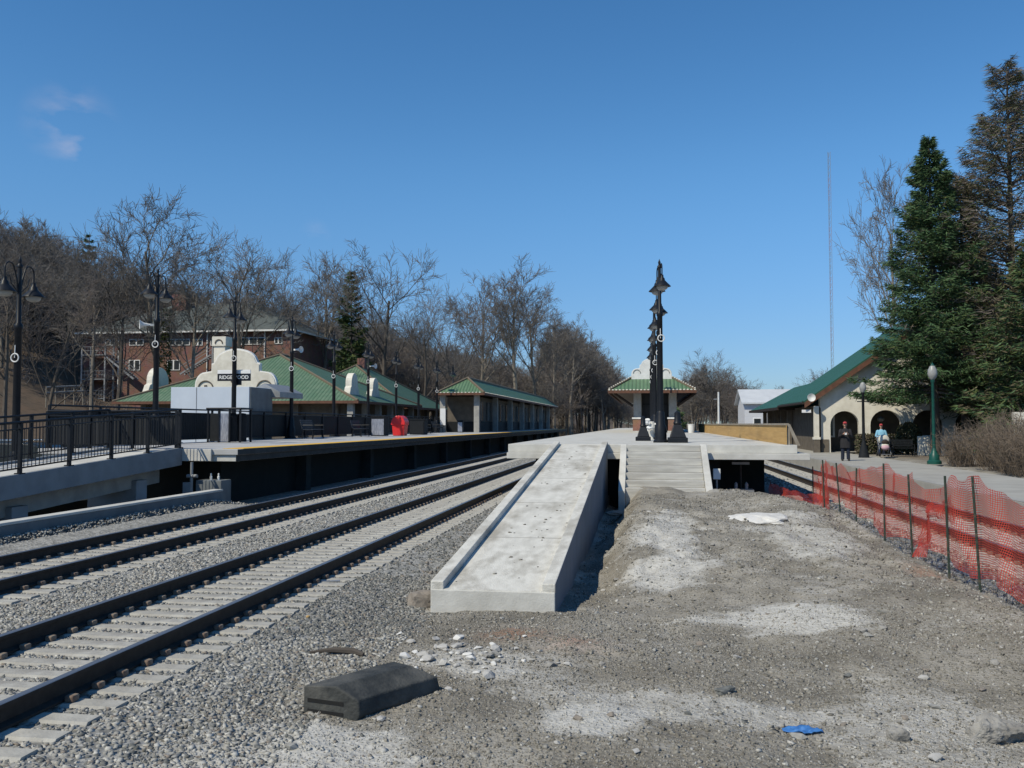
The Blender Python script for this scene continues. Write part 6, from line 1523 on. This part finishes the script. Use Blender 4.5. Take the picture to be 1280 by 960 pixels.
for pk in (6, 7, 8):
    jt = ng.nodes.new('GeometryNodeJoinGeometry')
    for ch in KIDS.get(PROTO[pk].name, kids(PROTO[pk])):
        oi_ = ng.nodes.new('GeometryNodeObjectInfo'); oi_.inputs['Object'].default_value = ch; oi_.transform_space = 'ORIGINAL'; ng.links.new(oi_.outputs['Geometry'], jt.inputs[0])
    gi_ = ng.nodes.new('GeometryNodeGeometryToInstance'); ng.links.new(jt.outputs[0], gi_.inputs[0])
    idn = ng.nodes.new('GeometryNodeInputIndex'); md = ng.nodes.new('ShaderNodeMath'); md.operation = 'MODULO'; md.inputs[1].default_value = 3; ng.links.new(idn.outputs[0], md.inputs[0])
    eq = ng.nodes.new('FunctionNodeCompare'); eq.data_type = 'FLOAT'; eq.operation = 'EQUAL'; eq.inputs[1].default_value = pk - 6; ng.links.new(md.outputs[0], eq.inputs[0])
    ip = ng.nodes.new('GeometryNodeInstanceOnPoints'); ng.links.new(gi.outputs[0], ip.inputs['Points']); ng.links.new(gi_.outputs[0], ip.inputs['Instance']); ng.links.new(eq.outputs[0], ip.inputs['Selection'])
    rr_ = ng.nodes.new('FunctionNodeRandomValue'); rr_.data_type = 'FLOAT_VECTOR'; rr_.inputs[0].default_value = (0, 0, 0); rr_.inputs[1].default_value = (0, 0, 6.28); ng.links.new(rr_.outputs[0], ip.inputs['Rotation'])
    rs_ = ng.nodes.new('FunctionNodeRandomValue'); rs_.data_type = 'FLOAT'; rs_.inputs[2].default_value = .5; rs_.inputs[3].default_value = .85; ng.links.new(rs_.outputs[1], ip.inputs['Scale'])
    ng.links.new(ip.outputs[0], jn.inputs[0])
ng.links.new(jn.outputs[0], go.inputs[0]); md_ = wood.modifiers.new('trees', 'NODES'); md_.node_group = ng
tag(wood, 'dense leafless wood covering the hillside behind the station', 'wood', kind='stuff')
# undergrowth mass on the slope
n = 60000; xs = RNG.uniform(-150, -12, n); ys = RNG.uniform(95, 260, n); ft = np.clip(-46 + (ys - 100) * .55, -46, -19); k = xs < ft + 2; xs, ys = xs[k], ys[k]
k = ~((xs > bx0 - 2) & (xs < bx1 + 2) & (ys > YB - 3) & (ys < YB + 18)); xs, ys = xs[k], ys[k]
zs = ground_z(xs, ys) + RNG.random(len(xs)) * 1.6
up_ = np.stack([RNG.normal(0, .35, len(xs)), RNG.normal(0, .35, len(xs)), np.ones(len(xs))], 1)
o = link('undergrowth', leaves_mesh('undergrowth', np.stack([xs, ys, zs], 1), np.full(len(xs), 1.1), ['twig', 'twigred', 'bark'], 12, [.4, .4, .2], nrm=up_, aspect=.07)); tag(o, 'brown leafless undergrowth covering the wooded slope', 'undergrowth', kind='stuff')

def conifer(name, label, loc, H, Rb, nwh, mats, probs, seed, dens=1.0, leaf=.30, droop=.35, trunk_r=.28, z0=.06, sparse=0, aspect=.22, ex=.8, lo=.62, hi=1.12):
    t = thing(name, label, 'tree', loc); rg = np.random.default_rng(seed); br = MB(); pts = []; nr = []
    br.tube([(0, 0, -.3), (.03, .02, H * .5), (0, 0, H)], [trunk_r, trunk_r * .55, .03], 9)
    for i in range(nwh):
        f = z0 + (1 - z0) * (i + rg.random() * .5) / nwh; z = f * H; Lb = Rb * ((1 - f) ** ex) * rg.uniform(.75, 1.12) + .15
        for k in range(5 if f < .9 else 4):
            if rg.random() < sparse * .35: continue
            a = rg.uniform(0, 6.28); L_ = Lb * rg.uniform(lo, hi); rise = .45 * f - droop * (1 - f)
            d0 = np.array([math.cos(a), math.sin(a), 0]); q = [np.array([0, 0, z])]
            for s in (.35, .7, 1.0): q.append(np.array([0, 0, z]) + d0 * L_ * s + np.array([0, 0, L_ * (rise * s + .22 * s * s)]))
            br.tube(q, [.05 * L_ / 2.5 + .012, .03, .018, .008], 4, cap=False)
            nl = int((26 + 34 * L_) * dens); s = rg.uniform(.12, 1.05, nl) ** .8; idx = np.minimum((s * 3).astype(int), 2); qa = np.array(q)
            fr = s * 3 - idx; base = qa[idx] + (qa[np.minimum(idx + 1, 3)] - qa[idx]) * fr[:, None]
            side = np.array([-d0[1], d0[0], 0]); sw = rg.normal(0, 1, nl) * (.16 * L_ + .08) * (1.15 - .7 * s)
            p_ = base + side * sw[:, None]; p_[:, 2] += rg.normal(-.05, .09, nl) - .12 * np.abs(sw)
            pts.append(p_); nr.append(d0 * .8 + side * np.sign(sw)[:, None] * .7 + np.array([0, 0, -.15]))
    nt = br.build('trunk', 'barkdark' if not sparse else 'bark', t, world=False, smooth=True)
    pts = np.concatenate(pts); nr = np.concatenate(nr)
    link('crown', leaves_mesh('crown', pts, np.full(len(pts), leaf), mats, seed, probs, nrm=nr, aspect=aspect), t); return t
q = PD(1161, 172, 50); conifer('spruce_tree', 'tall dark green spruce in front of the right station', (q.x, q.y, .28), q.z - .28, 5.1, 60, ['spruce', 'pine', 'barkdark'], [.84, .11, .05], 31, 2.2, .25, z0=.18, ex=.88, droop=.40, lo=.78, hi=1.05)
q = PD(1258, 78, 50); conifer('larch_tree', 'very tall thin crowned brownish conifer at the right edge', (q.x, q.y, .28), q.z - .28, 6.0, 70, ['larch', 'twigred', 'pine'], [.36, .40, .24], 32, 1.35, .40, droop=-.1, trunk_r=.3, sparse=.6, aspect=.10, z0=.12, ex=.62)
q = PD(1200, 225, 53); conifer('pine_tree', 'olive green conifer between spruce and tall brown conifer', (q.x, q.y, .28), q.z - .28, 4.2, 46, ['pine', 'larch', 'spruce'], [.45, .3, .25], 33, 1.8, .33, droop=.15, sparse=.3, aspect=.17, z0=.14)
q = PD(1290, 300, 44); conifer('pine_tree', 'dark evergreen at the far right edge behind the dry bush', (q.x, q.y, .28), q.z - .28, 4.2, 36, ['spruce', 'larch', 'pine'], [.45, .3, .25], 36, 1.5, .33, droop=.3, sparse=.3)
q = PD(1238, 330, 55); conifer('pine_tree', 'shorter olive conifer filling the gap below the tall brown conifer', (q.x, q.y, .28), q.z - .28, 4.0, 34, ['pine', 'larch', 'spruce'], [.4, .3, .3], 39, 1.6, .33, droop=.2, sparse=.3, aspect=.17, z0=.12)
q = PD(440, 337, 118); g = gz(q.x, q.y); conifer('pine_tree', 'single green pine among the bare trees on the hillside', (q.x, q.y, g), q.z - g, 4.0, 24, ['spruce', 'pine'], [.4, .6], 34, .9, .6, droop=-.1, z0=.25)
q = PD(112, 290, 190); g = gz(q.x, q.y); conifer('pine_tree', 'dark evergreen on the hill skyline above the brick building', (q.x, q.y, g), q.z - g, 5.0, 20, ['spruce', 'pine'], [.7, .3], 35, .7, .8, droop=0, z0=.2)
q = PD(842, 510, 120); conifer('evergreen_shrub', 'dark green evergreen shrub right of the island shelter', (q.x, q.y, -.2), q.z + .4, 2.6, 14, ['spruce', 'pine'], [.6, .4], 37, 1.2, .4, z0=.02)
q = PD(1005, 482, 200); conifer('pine_tree', 'small distant dark evergreen behind the white house', (q.x, q.y, -.2), q.z, 3.5, 14, ['spruce'], None, 38, .6, .8)
print('objects', len(bpy.data.objects))
